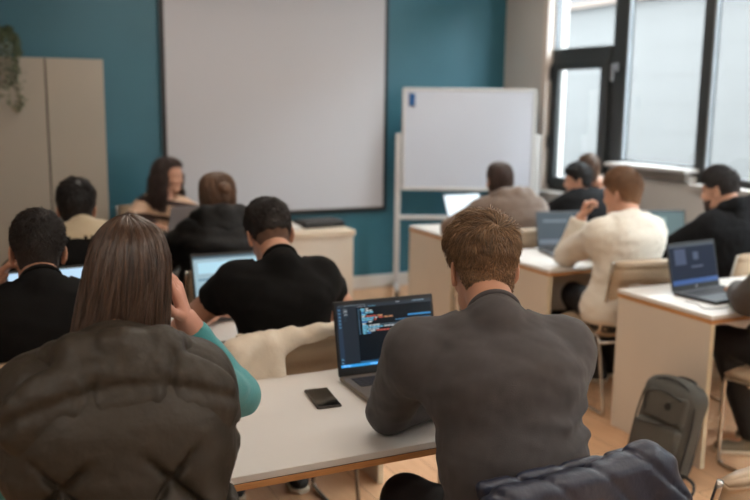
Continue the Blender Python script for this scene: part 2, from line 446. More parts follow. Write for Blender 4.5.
def long_hair(parent, mt, secs, n, width, seed=1, wave=0, wfreq=60, core=.93, gap=None, name='hair', M=None):
    """secs: list of (z, cx, cy, rx, ry) from crown down; strands run down the loft"""
    r = np.random.default_rng(seed); secs = np.array(secs, float); ns = len(secs)
    tt = np.linspace(0, 1, ns); fine = np.linspace(0, 1, 26)
    sx = np.stack([np.interp(fine, tt, secs[:, j]) for j in range(5)], 1)
    for j in range(5):  # soften
        a = sx[:, j].copy(); a[1:-1] = (a[:-2]+2*a[1:-1]+a[2:])/4; sx[:, j] = a
    # solid core
    K = 40; V = []; F = []
    ang = np.arange(K)*2*PI/K
    for (z, cx, cy_, rx, ry) in sx:
        jit = 1+.035*np.sin(ang*9+z*20)
        V.append(np.stack([cx+rx*core*np.cos(ang)*jit, cy_+ry*core*np.sin(ang)*jit, np.full(K, z)+.004*np.sin(ang*13)], 1))
    V = np.concatenate(V); top = len(V); V = np.concatenate([V, [[sx[0, 1], sx[0, 2], sx[0, 0]+.002]], [[sx[-1, 1], sx[-1, 2], sx[-1, 0]]]])
    keep = lambda a: gap is None or not (gap[0] < a % (2*PI) < gap[1])
    for i in range(len(sx)-1):
        for k in range(K):
            if gap is not None and sx[i, 0] < gap[2] and not keep(ang[k]+PI/K): continue
            F.append([i*K+k, (i+1)*K+k, (i+1)*K+(k+1) % K, i*K+(k+1) % K])
    for k in range(K): F.append([top, k, (k+1) % K, top]); F.append([top+1, (len(sx)-1)*K+(k+1) % K, (len(sx)-1)*K+k, top+1])
    Fq = np.array(F)
    a0 = r.random(n)*2*PI
    if gap is not None:
        lowgap = np.array([not keep(a) for a in a0])
    t0 = r.random(n)**1.3*.55; t1 = np.clip(t0+.25+.5*r.random(n), 0, 1.0); t1 = np.where(r.random(n) < .5, 1-.08*r.random(n), t1)
    if gap is not None:
        tg = np.interp(-gap[2], -sx[:, 0], fine); t1 = np.where(lowgap, np.minimum(t1, tg), t1); t0 = np.where(lowgap, np.minimum(t0, tg*.5), t0)
    dep = .93+.10*r.random(n); da = r.normal(size=n)*.12; clump = .10*np.sin(a0*17)
    ph = np.round(a0*7)*2.1+r.normal(size=n)*.5
    P = []; m_ = 9
    for j in range(m_):
        t = t0+(t1-t0)*j/(m_-1)
        g = [np.interp(t, fine, sx[:, q]) for q in range(5)]
        a = a0+da*(t-t0)+clump*(t-t0); d2 = dep*(1+.03*np.sin(a0*23+t*5))
        ww = wave*np.minimum(t*2, 1)
        P.append(np.stack([g[1]+g[3]*d2*np.cos(a)+ww*np.sin(ph+g[0]*wfreq), g[2]+g[4]*d2*np.sin(a)+ww*np.cos(ph+g[0]*wfreq), g[0]], 1))
    N = np.stack([np.cos(a0), np.sin(a0), np.full(n, .2)], 1); S = np.stack([-np.sin(a0), np.cos(a0), np.zeros(n)], 1)
    V2, F2 = ribbons(P, S, N, width, [.5]+[1]*(m_-2)+[.2])
    V3_, F3 = join([(V, Fq), (V2, F2)])
    if M is not None: V3_ = V3_@M[0].T+M[1]
    me = meshobj(name, V3_, F3, mt, parent, True)
    return me

def person(label, loc, yaw, sp):
    """seated person; local frame has +y forward, origin on the floor below the hips"""
    g = sp.get; sc = g('sc', 1.0); fem = g('fem', False); near = g('near', 2)   # 0 near, 1 mid, 2 far
    hb = (.009, .012, .016)[near]; hh = (.0038, .005, .0065)[near]
    root = thing('person', label, 'person', loc, yaw)
    skin = g('skin', M_skin)
    hip = V3(0, -.0, .572); N = V3(*g('neck', (0, .16, 1.08))); H = V3(*g('head', (0, .24, 1.23)))
    yw = g('twist', 0); sd = V3(math.cos(yw), math.sin(yw), 0); shw = g('shw', .19 if not fem else .165)
    roll_ = g('shroll', 0); b = g('bulk', 1.0)
    sdz = g('sdz', -.105); SR = N+sd*shw*.9+V3(0, .0, sdz+roll_)+V3(*g('dR', (0, .02, 0))); SL = N-sd*shw*.9+V3(0, 0, sdz-roll_)+V3(*g('dL', (0, .02, 0)))
    W = hip*.62+N*.38+V3(0, -.03, 0)+V3(*g('dW', (0, 0, 0))); C = hip*.28+N*.72+V3(0, -.015, 0)
    ER = V3(*g('elR', (.28, .28, .80))); EL = V3(*g('elL', (-.28, .28, .80)))
    WR = V3(*g('wrR', (.12, .48, .79))); WL = V3(*g('wrL', (-.12, .48, .79)))
    KR = V3(*g('knR', (.14, .42, .55))); KL = V3(*g('knL', (-.14, .42, .55)))
    AR = V3(*g('anR', (.14, .36, .10))); AL = V3(*g('anL', (-.14, .36, .10)))
    def torso(s, o, k=.05, neck=True, low=True):
        if low:
            s.cone(hip+V3(-.085, 0, .0), hip+V3(.085, 0, .0), .115*b+o, k=k)
        s.cone(hip+V3(0, 0, .03), W, .105*b+o, .102*b+o, k=k, side=sd, sx=1.42)
        s.cone(W, C, .102*b+o, .112*b+o, k=k, side=sd, sx=1.42)
        s.cone(C, N+V3(0, -.01, -.075), .112*b+o, .075*b+o, k=k, side=sd, sx=1.5)
        s.cone(SL+V3(0, 0, -.02), SR+V3(0, 0, -.02), .046*b+o, k=k)
        s.cone(N+V3(0, 0, -.035), SR, .045+o, .043+o, k=k*.8); s.cone(N+V3(0, 0, -.035), SL, .045+o, .043+o, k=k*.8)
        s.cone(C+sd*.09+V3(0, -.045, .02), SR+V3(0, -.01, -.05), .05*b+o, .045*b+o, k=k); s.cone(C-sd*.09+V3(0, -.045, .02), SL+V3(0, -.01, -.05), .05*b+o, .045*b+o, k=k)
        if fem: 
            fd = np.array([-sd[1], sd[0], 0]); s.ell(C+fd*.10+sd*.07, (.06+o,)*3, k=.04); s.ell(C+fd*.10-sd*.07, (.06+o,)*3, k=.04)
        if neck: s.cone(N+V3(0, .0, -.03), N*.55+H*.45+V3(0, -.01, -.02), .050 if not fem else .042, .048 if not fem else .04, k=.03)
    ra = g('arm', 1.0)
    def arms(s, o, upto=1.0, k=.02, ends=True, only=None):
        for S_, E_, W_ in ((SR, ER, WR), (SL, EL, WL)):
            if upto <= .5:
                e = S_+(E_-S_)*upto*2
                s.cone(S_, e, .054*ra*b+o, .047*ra+o*1.3, k=k*1.6, cut=(e, e-S_))
            else:
                s.cone(S_, E_, .054*ra*b+o, .041*ra+o, k=k*1.6)
                e = E_+(W_-E_)*min(1, (upto-.5)*2); s.cone(E_, e, .040*ra+o, .029*ra+o, k=k, cut=(e, e-E_) if upto < 1 else None)
    def legs(s, o, k=.03, feet=False):
        for sgn, K_, A_ in ((1, KR, AR), (-1, KL, AL)):
            ft = V3(*g('footdir', (0, 1, 0)))
            s.cone(hip+V3(sgn*.09, .02, -.01), K_, .083*b+o, .058+o, k=k); s.cone(K_, A_, .056+o, .036+o*1.4, k=k)
            if feet: s.cone(A_+V3(0, 0, -.05), A_+ft*.13+V3(0, 0, -.065), .034, .026, k=.02)
    lo = (-.55, -.35, .0); hi = (.55, .75, N[2]+.2)
    allp = np.array([SR, SL, ER, EL, WR, WL, KR, KL, AR, AL, N, hip]); lo = allp.min(0)-.22; hi = allp.max(0)+.2; lo[2] = max(lo[2], -.02)
    s = SDF(lo, hi, hb); torso(s, 0); arms(s, 0); legs(s, 0, feet=True)
    V, F = s.mesh(); parts = [(relax(V, F, 1), F)]
    hr = g('hrot', (0, .1, 0)); R = rotm(*hr); hs = g('hsc', 1.0)
    nb = R.T@(N-H)/hs
    hv, hf = head_mesh(hh, fem, nb, hs); parts.append((hv@R.T+H, hf))
    tips = {}
    for side_, W_, key in ((True, WR, 'hR'), (False, WL, 'hL')):
        hp = g(key, {})
        d = hp.get('d', unit((W_-(ER if side_ else EL))*V3(1, 1, .2))); n_ = hp.get('n', (0, 0, 1))
        hc = np.array(W_)+unit(d)*.09; hs_ = SDF(hc-.16, hc+.16, (.003, .0045, .006)[near])
        E_ = ER if side_ else EL
        hs_.cone(W_+(E_-W_)*.3, W_, .031*ra, .026 if not fem else .023, k=0)
        tips[key] = hand_parts(hs_, W_, d, n_, side_, hp.get('c', (.35, .4, .45, .5)), hp.get('t', .6), .92 if fem else 1.0, hp.get('s', .06))
        parts.append(hs_.mesh())
    V, F = join(parts)
    body = meshobj('body', V, F, skin, root, True)
    # facial features that have their own colour
    mb = MB()
    for x in (-1, 1):
        c = R@(V3(x*.032, .0885, .003)*hs)+H; mb.lathe([(0.0005, -.004), (.005, -.003), (.0066, 0), (.005, .003), (.0005, .004)], 10, c)
    mb.build('eyes', M_eye, root, True)
    mb = MB(); P = [R@(V3(x, .0935-abs(x)*.35, -.066+.0015*math.cos(x*90))*hs)+H for x in np.linspace(-.02, .02, 7)]
    mb.tube(P, [.001, .003, .0042, .0045, .0042, .003, .001], 6); mb.build('mouth', M_lip, root, True)
    if g('brow', True):
        mb = MB()
        for x in (-1, 1):
            P = [R@(V3(x*(.014+.011*i), .0955-.0035*i*i*.6, .0215+.003*i-.0014*i*i)*hs)+H for i in range(5)]
            mb.tube(P, [.0015, .003, .003, .0025, .001], 6)
        mb.build('eyebrows', g('hairmat'), root, True)
    # clothes
    top = sp['top']; off = top.get('off', .010)
    s = SDF(lo, hi, (.0062, .011, .015)[near]); torso(s, off, neck=False, low=True)
    upto = top.get('sleeve', 1.0)
    if upto > 0: arms(s, off, upto=min(upto, .97))
    if g('extra'): g('extra')(s, dict(N=N, W=W, C=C, SL=SL, SR=SR, EL=EL, ER=ER, hip=hip, H=H, sd=sd, WL=WL, WR=WR))
    cr = (.060 if not fem else .051)*hs
    dirn = unit(H+R@V3(0, -.025, -.05)-N); rc = N+dirn*top.get('rise', -.010)
    if top.get('collar', True): s.cone(rc-dirn*.03, rc, cr+.004, k=.02)
    wv = top.get('wrinkle', .0022)
    def wr(D, X, Y, Z):
        q = D+wv*wob(X, Y, Z*2.2, 34, 5+int(loc[0]*10))+wv*.6*wob(X*1.6, Y*1.6, Z, 80, 9)
        return q
    s.shape(wr)
    if top.get('f'): s.shape(top['f'])
    s.clip((0, 0, hip[2]-.07), (0, 0, -1))
    if top.get('collar', True): s.cone(rc, rc+dirn*.4, .088, .14, k=0, cut=(rc, -dirn), op='cut')
    V, F = s.mesh(); V = relax(V, F, top.get('relax', 1))
    if top.get('collar', True):
        cb_ = MB(); u_ = unit(np.cross(dirn, (0, 1, 0))); v_ = np.cross(dirn, u_)
        cb_.tube([rc+(u_*math.cos(a_)+v_*math.sin(a_))*(cr+.0035)+dirn*.001 for a_ in np.linspace(0, 2*PI, 36, endpoint=False)], .0075, 10, closed=True)
        cb_.build('collar', top.get('mat2', top['mat']), root, True)
    midx = None; mm = top['mat']
    if top.get('yoke'):
        fc = V[F].mean(1); midx = (top['yoke'](fc)).astype(int); mm = [top['mat'], top['mat2']]
    meshobj(top.get('name', 'shirt'), V, F, mm, root, True, midx)
    s = SDF(lo, hi, (.010, .013, .018)[near]); legs(s, .014)
    s.cone(hip+V3(-.085, 0, .0), hip+V3(.085, 0, .0), .122*b, k=.05)
    s.shape(lambda D, X, Y, Z: D+.003*wob(X, Y, Z*1.5, 36, 21)); s.clip((0, 0, hip[2]+.09), (0, 0, 1)); s.clip((0, 0, AL[2]-.03), (0, 0, -1))
    V, F = s.mesh(); meshobj('trousers', relax(V, F, 1), F, g('legmat', mat('black_denim', (24, 24, 27), .8, .2, 300)), root, True)
    for A_ in (AR, AL):
        s = SDF(A_-.2, A_+.25, .008); z = A_[2]-.062
        ft = V3(*g('footdir', (0, 1, 0))); s.cone(A_-ft*.03+V3(0, 0, -.055), A_+ft*.14+V3(0, 0, -.07), .042, .036, k=.02, side=(0, 0, 1), sx=.85); s.cone(A_+V3(0, -.005, -.03), A_+V3(0, -.0, .0), .044, .043, k=.02, cut=(A_+V3(0, 0, .005), (0, 0, 1)))
        s.clip((0, 0, A_[2]-.085), (0, 0, -1)); V, F = s.mesh(); sh = meshobj('shoe', V, F, g('shoemat', mat('dark_shoe', (40, 38, 36), .7)), root, True)
        s = SDF(A_-.2, A_+.25, .008); s.cone(A_-ft*.03+V3(0, 0, -.08), A_+ft*.14+V3(0, 0, -.08), .046, .040, k=.01)
        s.clip((0, 0, A_[2]-.076), (0, 0, 1)); s.clip((0, 0, A_[2]-.099), (0, 0, -1)); V, F = s.mesh(); meshobj('sole', V, F, mat('pale_rubber_sole', (205, 190, 165), .7), sh, True)
    return root, dict(H=H, R=R, hs=hs, N=N, tips=tips, SL=SL, SR=SR, W=W, C=C)

#@@SETTING
# ------------------------------------------------------------------ the room
WX, WY, XL, YB, CZ = 4.724, 7.03, -2.6, -3.2, 3.0
struct('floor', MB().box(XL, WX, YB, WY, -.1, 0), floor_mat())
struct('ceiling', MB().box(XL-.1, WX+.25, YB-.1, WY+.1, CZ, CZ+.1), M_ceil)
struct('wall_front', MB().box(XL-.1, WX, WY, WY+.1, 0, CZ), M_teal)
struct('wall_left', MB().box(XL-.1, XL, YB, WY, 0, CZ), M_white)
struct('wall_back', MB().box(XL-.1, WX+.25, YB-.1, YB, 0, CZ), M_white)
TH = .25
wr_ = MB(); openings = [(4.0, 6.41, .92, 2.85), (.6, 3.3, .92, 2.85), (-2.5, -.1, .92, 2.85)]
openings = sorted(openings); y = YB
for (a, b_, z0, z1) in openings:
    if b_ > 6: wr_.box(WX, WX+TH, a, 5.60, z0, 1.12); wr_.box(WX, WX+TH, 4.62, 5.44, 1.12, 1.18)
    wr_.box(WX, WX+TH, y, a, 0, CZ); wr_.box(WX, WX+TH, a, b_, 0, z0); wr_.box(WX, WX+TH, a, b_, z1, CZ); y = b_
wr_.box(WX, WX+TH, y, WY+.1, 0, CZ)
struct('wall_right', wr_, M_white)
struct('baseboard_front', MB().box(1.02, WX, WY-.018, WY, 0, .12, bev=.004), M_base)
struct('baseboard_right', MB().box(WX-.016, WX, YB, WY-.018, 0, .12, bev=.004), M_base)
FX0, FX1 = 4.80, 4.865
def window(n, y0, y1, z0, z1, bars_y, casement=None, low=None):
    """frame of posts and rails; bars_y = list of (ya, yb) posts; panes in between"""
    f = MB(); f.box(FX0, FX1, y0, y1, z1-.06, z1, bev=.004)
    edges = [y0]+[q for ab in bars_y for q in ab]+[y1]
    f.box(FX0, FX1, y0, y0+.05, z0, z1-.06, bev=.004); f.box(FX0, FX1, y1-.05, y1, z0, z1-.06, bev=.004)
    for a, b2 in bars_y: f.box(FX0, FX1, a, b2, z0, z1-.06, bev=.006)
    spans = [(y0+.05 if i == 0 else edges[2*i], y1-.05 if i == len(bars_y) else edges[2*i+1]) for i in range(len(bars_y)+1)]
    lows = low or [z0]*len(spans)
    for (a, b2), zl in zip(spans, lows):
        f.box(FX0, FX1, a, b2, z0, zl+.05, bev=.003)
    o = struct(f'window_{n}', f, M_frame)
    gl = MB(); e = MB()
    for (a, b2), zl in zip(spans, lows):
        gl.box(FX0+.03, FX0+.036, a, b2, zl+.05, z1-.06)
        e.box(FX0-.004, FX0+.02, b2-.018, b2, zl+.05, z1-.06)
        e.box(FX0-.004, FX0+.02, a, b2, zl+.05, zl+.066)
    gl.build('window_pane', M_glass, o); e.build('silver_edge', M_gasket, o)
    return o, spans
w1, sp1 = window(1, 4.0, 6.41, .92, 2.85, [(4.56, 4.665), (5.43, 5.60)], low=[1.13, 1.19, .92])
# opening casement on the far pane, with its transom, hinges and handle
cs = MB(); cs.box(FX0-.02, FX1, 5.60, 6.36, 2.045, 2.165, bev=.005)
cs.box(FX0-.035, FX0+.02, 5.60, 5.70, .97, 2.05, bev=.006); cs.box(FX0-.035, FX0+.02, 6.26, 6.36, .97, 2.05, bev=.006)
cs.box(FX0-.035, FX0+.02, 5.70, 6.26, .97, 1.05, bev=.004); cs.box(FX0-.035, FX0+.02, 5.70, 6.26, 1.98, 2.05, bev=.004)
cs.build('casement_sash', M_frame, w1)
hd = MB(); hd.box(FX0-.05, FX0-.035, 5.475, 5.51, 1.95, 2.02, bev=.005); hd.box(FX0-.085, FX0-.05, 5.483, 5.503, 1.99, 2.01, bev=.004); hd.box(FX0-.095, FX0-.078, 5.478, 5.508, 1.87, 2.01, bev=.006)
hd.build('window_handle', mat('satin_handle', (150, 152, 156), .3, metal=.8), w1)
hg = MB()
for z in (1.30, 1.90): hg.lathe([(.018, 0), (.018, .11)], 12, (FX0-.045, 6.335, z))
hg.build('hinge', M_black, w1)
window(2, .6, 3.3, .92, 2.85, [(1.45, 1.55), (2.35, 2.45)])
window(3, -2.5, -.1, .92, 2.85, [(-1.75, -1.65), (-.95, -.85)])
sl_ = MB(); sl_.box(WX-.07, FX0, 4.60, 5.46, 1.205, 1.235, bev=.004)
struct('trim_1', sl_, M_sill); struct('trim_2', MB().box(WX-.035, WX+.01, 4.62, 5.44, 1.145, 1.205, bev=.004), mat('grey_sill_box', (128, 120, 114), .6))
struct('trim_3', MB().box(WX-.04, FX0, 4.0, 4.58, 1.10, 1.135, bev=.004), M_sill)
struct('trim_4', MB().box(WX-.04, FX0, 5.62, 6.37, .89, .925, bev=.004), M_sill)
rv = MB(); rv.box(WX-.006, FX0, 6.365, 6.435, .92, 2.9, bev=.003); struct('trim_5', rv, mat('pale_reveal_lining', (214, 200, 190), .6))
struct('ground', MB().box(WX+TH, 30, -15, 25, -.3, -.1), mat('pavement_outside', (150, 150, 148), .9, .2, 20))
# the pale building across the street
bt = thing('building', 'pale rendered building seen outside the window, with a narrow tan ledge', 'building', (9.5, 7, -.1))
fb = MB(); fb.box(0, 5, -16, 14, 0, 4.9)
for i in range(11):
    fb.box(-.004, 0, -16, 14, .55+i*.42, .556+i*.42)
fb.build('facade', mat('white_render', (57, 56, 55), .9, .05, 8, .03, 1.2), bt)
MB().box(-.14, 0, -16, 14, 3.36, 3.45, bev=.01).build('ledge', mat('tan_stone_ledge', (70, 58, 50), .8), bt)
pp = MB(); pp.tube([(-.1, -3.3, 0), (-.1, -3.3, 4.9)], .07, 12); pp.build('downpipe', mat('zinc', (190, 195, 200), .5), bt)

# ceiling lamps (above the picture, they light the room)
M_lamp = mat('lamp_diffuser', (255, 244, 228), .6, emis=(255, 246, 234), estr=LAMP_STRENGTH)
def lamp(x, y, lab):
    t = thing('ceiling_lamp', lab, 'ceiling lamp', (x, y, CZ), group='ceiling lamps')
    MB().box(-.62, .62, -.17, .17, -.06, -.0, bev=.01).build('housing', M_wbframe, t)
    MB().box(-.60, .60, -.15, .15, -.066, -.0605).build('diffuser', M_lamp, t)
for x, ys in ((-1.0, (-1.6, .9)), (1.5, (-1.6, .9, 3.3, 5.6)), (3.5, (-1.6, .9, 3.3, 5.6))):  # unseen left pair added to light the backs and desk panels
    for y in ys: lamp(x, y, 'white rectangular ceiling lamp above the rows of desks')

# projection screen on the front wall
t = thing('projection_screen', 'large white framed projection screen on the teal wall', 'projection screen', (2.467, WY-.04, 0))
MB().box(-1.0, 1.0, 0, .02, .72, 2.78).build('frame', M_black, t)
MB().box(-.965, .965, -.006, .0, .755, 2.75).build('screen_surface', M_screen, t)
# tall cabinet
t = thing('cabinet', 'tall greige flat door cabinet against the teal wall', 'cabinet', (0, 6.58, 0))
MB().box(-.62, .973, .02, .445, 0.0, 1.967, bev=.003).build('carcass', M_cab, t)

for x in (-.2245, .1755, .5755): MB().box(x-.0045, x+.0045, .004, .0195, .06, 1.962).build('door_gap_shade', M_dark, t)  # dark strips painted as the shade between the doors
for k, (a, b_) in enumerate(((-.62, -.23), (-.22, .170), (.180, .570), (.580, .970))):
    d = MB().box(a, b_, 0, .019, .06, 1.962, bev=.002).build('door', M_cab, t)
# hanging plant on the cabinet
t = thing('potted_plant', 'trailing green houseplant hanging over the cabinet edge', 'plant', (.31, 6.70, 1.967))
MB().lathe([(.05, 0), (.062, .05), (.07, .10), (.064, .10), (.055, .085), (.001, .085)], 20).build('pot', mat('pale_blue_pot', (150, 170, 172), .4), t, True)
lf = MB(); stm = MB()
for i in range(28):
    a = random.uniform(PI*.85, PI*2.2); L = random.choice((.12, .2, .3, .36, .42)) if math.sin(a) < -.25 else .05; r0 = .06
    ox, oy = math.cos(a), math.sin(a)*1.1
    out = .16 if oy < 0 else .09
    P = smooth_path([(0, 0, .09), (ox*.05, oy*.05, .16+random.random()*.05), (ox*.10, oy*out, .10), (ox*.115, oy*out*1.12, -L*.4), (ox*.12+random.uniform(-.02, .02), oy*out*1.15-.01, -L)], 6)
    stm.tube(P, .0018, 4)
    for p in P[3:]:
        for q in range(2):
            d = Vector((random.uniform(-1, 1), random.uniform(-1, 1), random.uniform(-.6, .6))).normalized(); u = d.orthogonal().normalized(); s1 = random.uniform(.014, .024)
            lf.add([p, p+d*s1+u*s1*.45, p+d*s1*2, p+d*s1-u*s1*.45], [(0, 1, 2, 3)])
stm.build('stems', mat('plant_stem', (92, 96, 60), .7), t)
lf.build('leaves', mat('plant_leaf', (74, 86, 62), .6, var=.3, vscale=20), t, kind='stuff')

# mobile whiteboard
t = thing('whiteboard', 'white magnetic board on wheeled white stand in front of the teal wall', 'whiteboard', (3.47, 6.77, 0), math.radians(-25.7))
MB().box(.05, 1.17, -.02, -.004, .95, 1.80, bev=.003).build('board', M_wb, t)
fr = MB(); fr.box(.035, 1.185, -.028, .0, 1.79, 1.815, bev=.006); fr.box(.035, 1.185, -.028, 0, .925, .955, bev=.006); fr.box(.03, .055, -.028, 0, .93, 1.81, bev=.006); fr.box(1.165, 1.19, -.028, 0, .93, 1.81, bev=.006)
fr.build('board_frame', M_wbframe, t)
MB().box(.088, .138, -.034, -.021, 1.655, 1.765, bev=.004).build('magnet', M_blue, t)
for x in (0, 1.22):
    MB().box(x-.025, x+.025, -.02, .03, .09, 1.42, bev=.006).build('post', M_wbframe, t)
    MB().box(x-.02, x+.02, -.26, .24, .055, .09, bev=.006).build('foot', M_wbframe, t)
    for yy in (-.24, .22):
        c = MB(); c.tube([(x-.014, yy, .03), (x+.014, yy, .03)], .03, 14); c.build('castor', M_blackm, t)
MB().box(.02, 1.2, 0, .03, .66, .70, bev=.006).build('crossbar', M_wbframe, t)

# ------------------------------------------------------------------ desks
def desk(name, label, x0, x1, y0, y1, group=None, modesty=True, z=.74, cat='desk'):
    t = thing(name, label, cat, (x0, y0, 0), group=group); W_, D_ = x1-x0, y1-y0
    o = MB().box(0, W_, 0, D_, z-.020, z, bev=.0015).build('desktop', M_lam, t)
    MB().box(.001, W_-.001, .001, D_-.001, z-.0215, z-.0202).build('gap_shade_line', M_dark, o)  # dark filler painted as the shade between top and plywood
    MB().box(.0, W_, .0, D_, z-.040, z-.0217, bev=.001).build('plywood_base', M_ply, t)
    for a, b_ in ((.002, .026), (W_-.026, W_-.002)):
        p = MB().box(a, b_, .006, D_-.004, 0, z-.0405, bev=.001).build('side_panel', M_panel, t)
        MB().box(a, b_, .001, .0055, 0, z-.0405).build('edge_band', M_edge, p)
    if modesty: MB().box(.027, W_-.027, D_-.09, D_-.072, .32, z-.0405).build('modesty_panel', M_panel, t)
    return t
G = 'two seat classroom desks'
desk('classroom_desk', 'white topped desk nearest the camera, phone on it', .05, 1.62, 2.005, 2.735, G, modesty=False)
desk('classroom_desk', 'white desk at which the person in black t-shirt sits', .05, 1.62, 3.25, 3.92, G, modesty=False)
desk('classroom_desk', 'white desk in left block nearest the teacher, before the black puffer jacket', .05, 1.62, 4.66, 5.22, G)
desk('classroom_desk', 'white desk with greige end panel against which the backpack leans', 3.045, 4.60, 2.78, 3.41, G)
desk('classroom_desk', 'white desk at which the person in cream sweater sits', 3.03, 4.60, 3.975, 4.645, G)
desk('classroom_desk', 'white desk in right block nearest the whiteboard', 3.13, 4.60, 5.24, 5.90, G)
t = thing('teacher_desk', 'greige teacher desk below the projection screen', 'desk', (.75, 5.83, 0))
MB().box(0, 1.89, 0, .60, .70, .74, bev=.002).build('desktop', mat('warm_laminate_top', (214, 198, 176), .45), t)
MB().box(.01, 1.88, .02, .04, .0, .70, bev=.001).build('front_panel', M_panel, t)
for a in (.01, 1.86): MB().box(a, a+.02, .04, .59, 0, .70, bev=.001).build('side_panel', M_panel, t)

# ------------------------------------------------------------------ chairs
def chair(label, loc, rz, group='beige ribbed chairs with chrome frames'):
    t = thing('conference_chair', label, 'chair', loc, rz, group)
    # seat pad with ribs across
    def pad(prof, thick, W_, n=8):
        V = []; F = []; m_ = len(prof)
        for j, (y, z) in enumerate(prof):
            a = prof[max(j-1, 0)]; c = prof[min(j+1, m_-1)]; d = Vector((0, c[0]-a[0], c[1]-a[1])).normalized(); nrm = Vector((0, -d.z, d.y))
            ph = (j % 6)/6; puff = .011*math.sin(PI*ph)**.5 if 0 < j < m_-1 else -.004
            endf = 1 if 0 < j < m_-1 else .55
            sec = []
            for k in range(n+1):
                u = -1+2*k/n; e = (1-abs(u)**6*.6)
                sec.append(Vector((u*W_/2, y, z))+nrm*(thick*.5*e*endf+puff))
            for k in range(n, -1, -1):
                u = -1+2*k/n; e = (1-abs(u)**6*.6)
                sec.append(Vector((u*W_/2, y, z))-nrm*(thick*.5*e*endf+puff*.8))
            V += sec
        q = 2*(n+1)
        for j in range(m_-1):
            for k in range(q): F.append((j*q+k, j*q+(k+1) % q, (j+1)*q+(k+1) % q, (j+1)*q+k))
        F.append(tuple(range(q))[::-1]); F.append(tuple((m_-1)*q+k for k in range(q)))
        return V, F
    P = smooth_path([(0, .24, .435), (0, .20, .455), (0, 0, .45), (0, -.17, .445)], 10)
    V, F = pad([(p.y, p.z) for p in P], .04, .47); b = MB(); b.add(V, F); b.build('seat', M_beige, t, True)
    P = smooth_path([(0, -.19, .47), (0, -.225, .58), (0, -.245, .70), (0, -.275, .83), (0, -.285, .86)], 8)
    V, F = pad([(p.y, p.z) for p in P], .034, .46); b = MB(); b.add(V, F); b.build('backrest', M_beige, t, True)
    for s in (-1, 1):
        f = MB(); x = s*.245
        f.tube(smooth_path([(x, -.285, .865), (x, -.245, .70), (x, -.20, .50), (x, -.14, .44), (x, .10, .44), (x, .235, .43)], 5), .0085, 8)
        f.build('side_tube', M_chrome, t, True)
        f = MB(); f.tube(smooth_path([(x, .225, .43), (x, .235, .38), (x, .235, .06), (x, .225, .018), (x, .18, .011), (x, -.22, .011), (x, -.26, .02), (x, -.262, .06), (x, -.19, .40), (x, -.15, .435)], 4), .0095, 8)
        f.build('leg', M_chrome, t, True)
    for yy, zz in ((.10, .425), (-.20, .40)):
        f = MB(); f.tube([(-.245, yy, zz), (.245, yy, zz)], .008, 8); f.build('crossbar', M_chrome, t, True)
    return t
CH = {}
chair('beige ribbed chair wearing the folded navy puffer jacket', (1.25, 1.76, 0), math.radians(2)).scale = (1, 1, .93)
chair('beige chair under the person in dark olive puffer vest', (.30, 1.62, 0), 0)
chair('beige chair with cream coat, under the person in black t-shirt', (1.07, 3.10, 0), 0)
chair('beige chair at left picture edge under the man seated behind the puffer vest', (.12, 3.10, 0), 0)
chair('beige ribbed chair under the person in cream sweater', (3.36, 3.74, 0), math.radians(-8))
chair('beige chair under the person in black hoodie near the window', (4.12, 3.68, 0), 0)
chair('beige chair half out of frame beside the backpack desk', (3.41, 2.55, 0), 0)
chair('beige chair under the person in cream collared black jacket', (.52, 4.38, 0), 0)
chair('beige chair under the person in black puffer jacket in the front row', (1.20, 4.38, 0), 0)
chair('beige chair under the person in brown hooded jacket', (3.38, 4.96, 0), 0)
chair('beige chair hidden under the dark coated person at window end of front row', (4.05, 4.92, 0), 0)
chair('empty beige chair, blurred in the bottom right corner of the picture', (1.70, 1.58, 0), math.radians(3))
chair('teacher chair behind the desk below the screen', (1.33, 6.66, 0), PI)
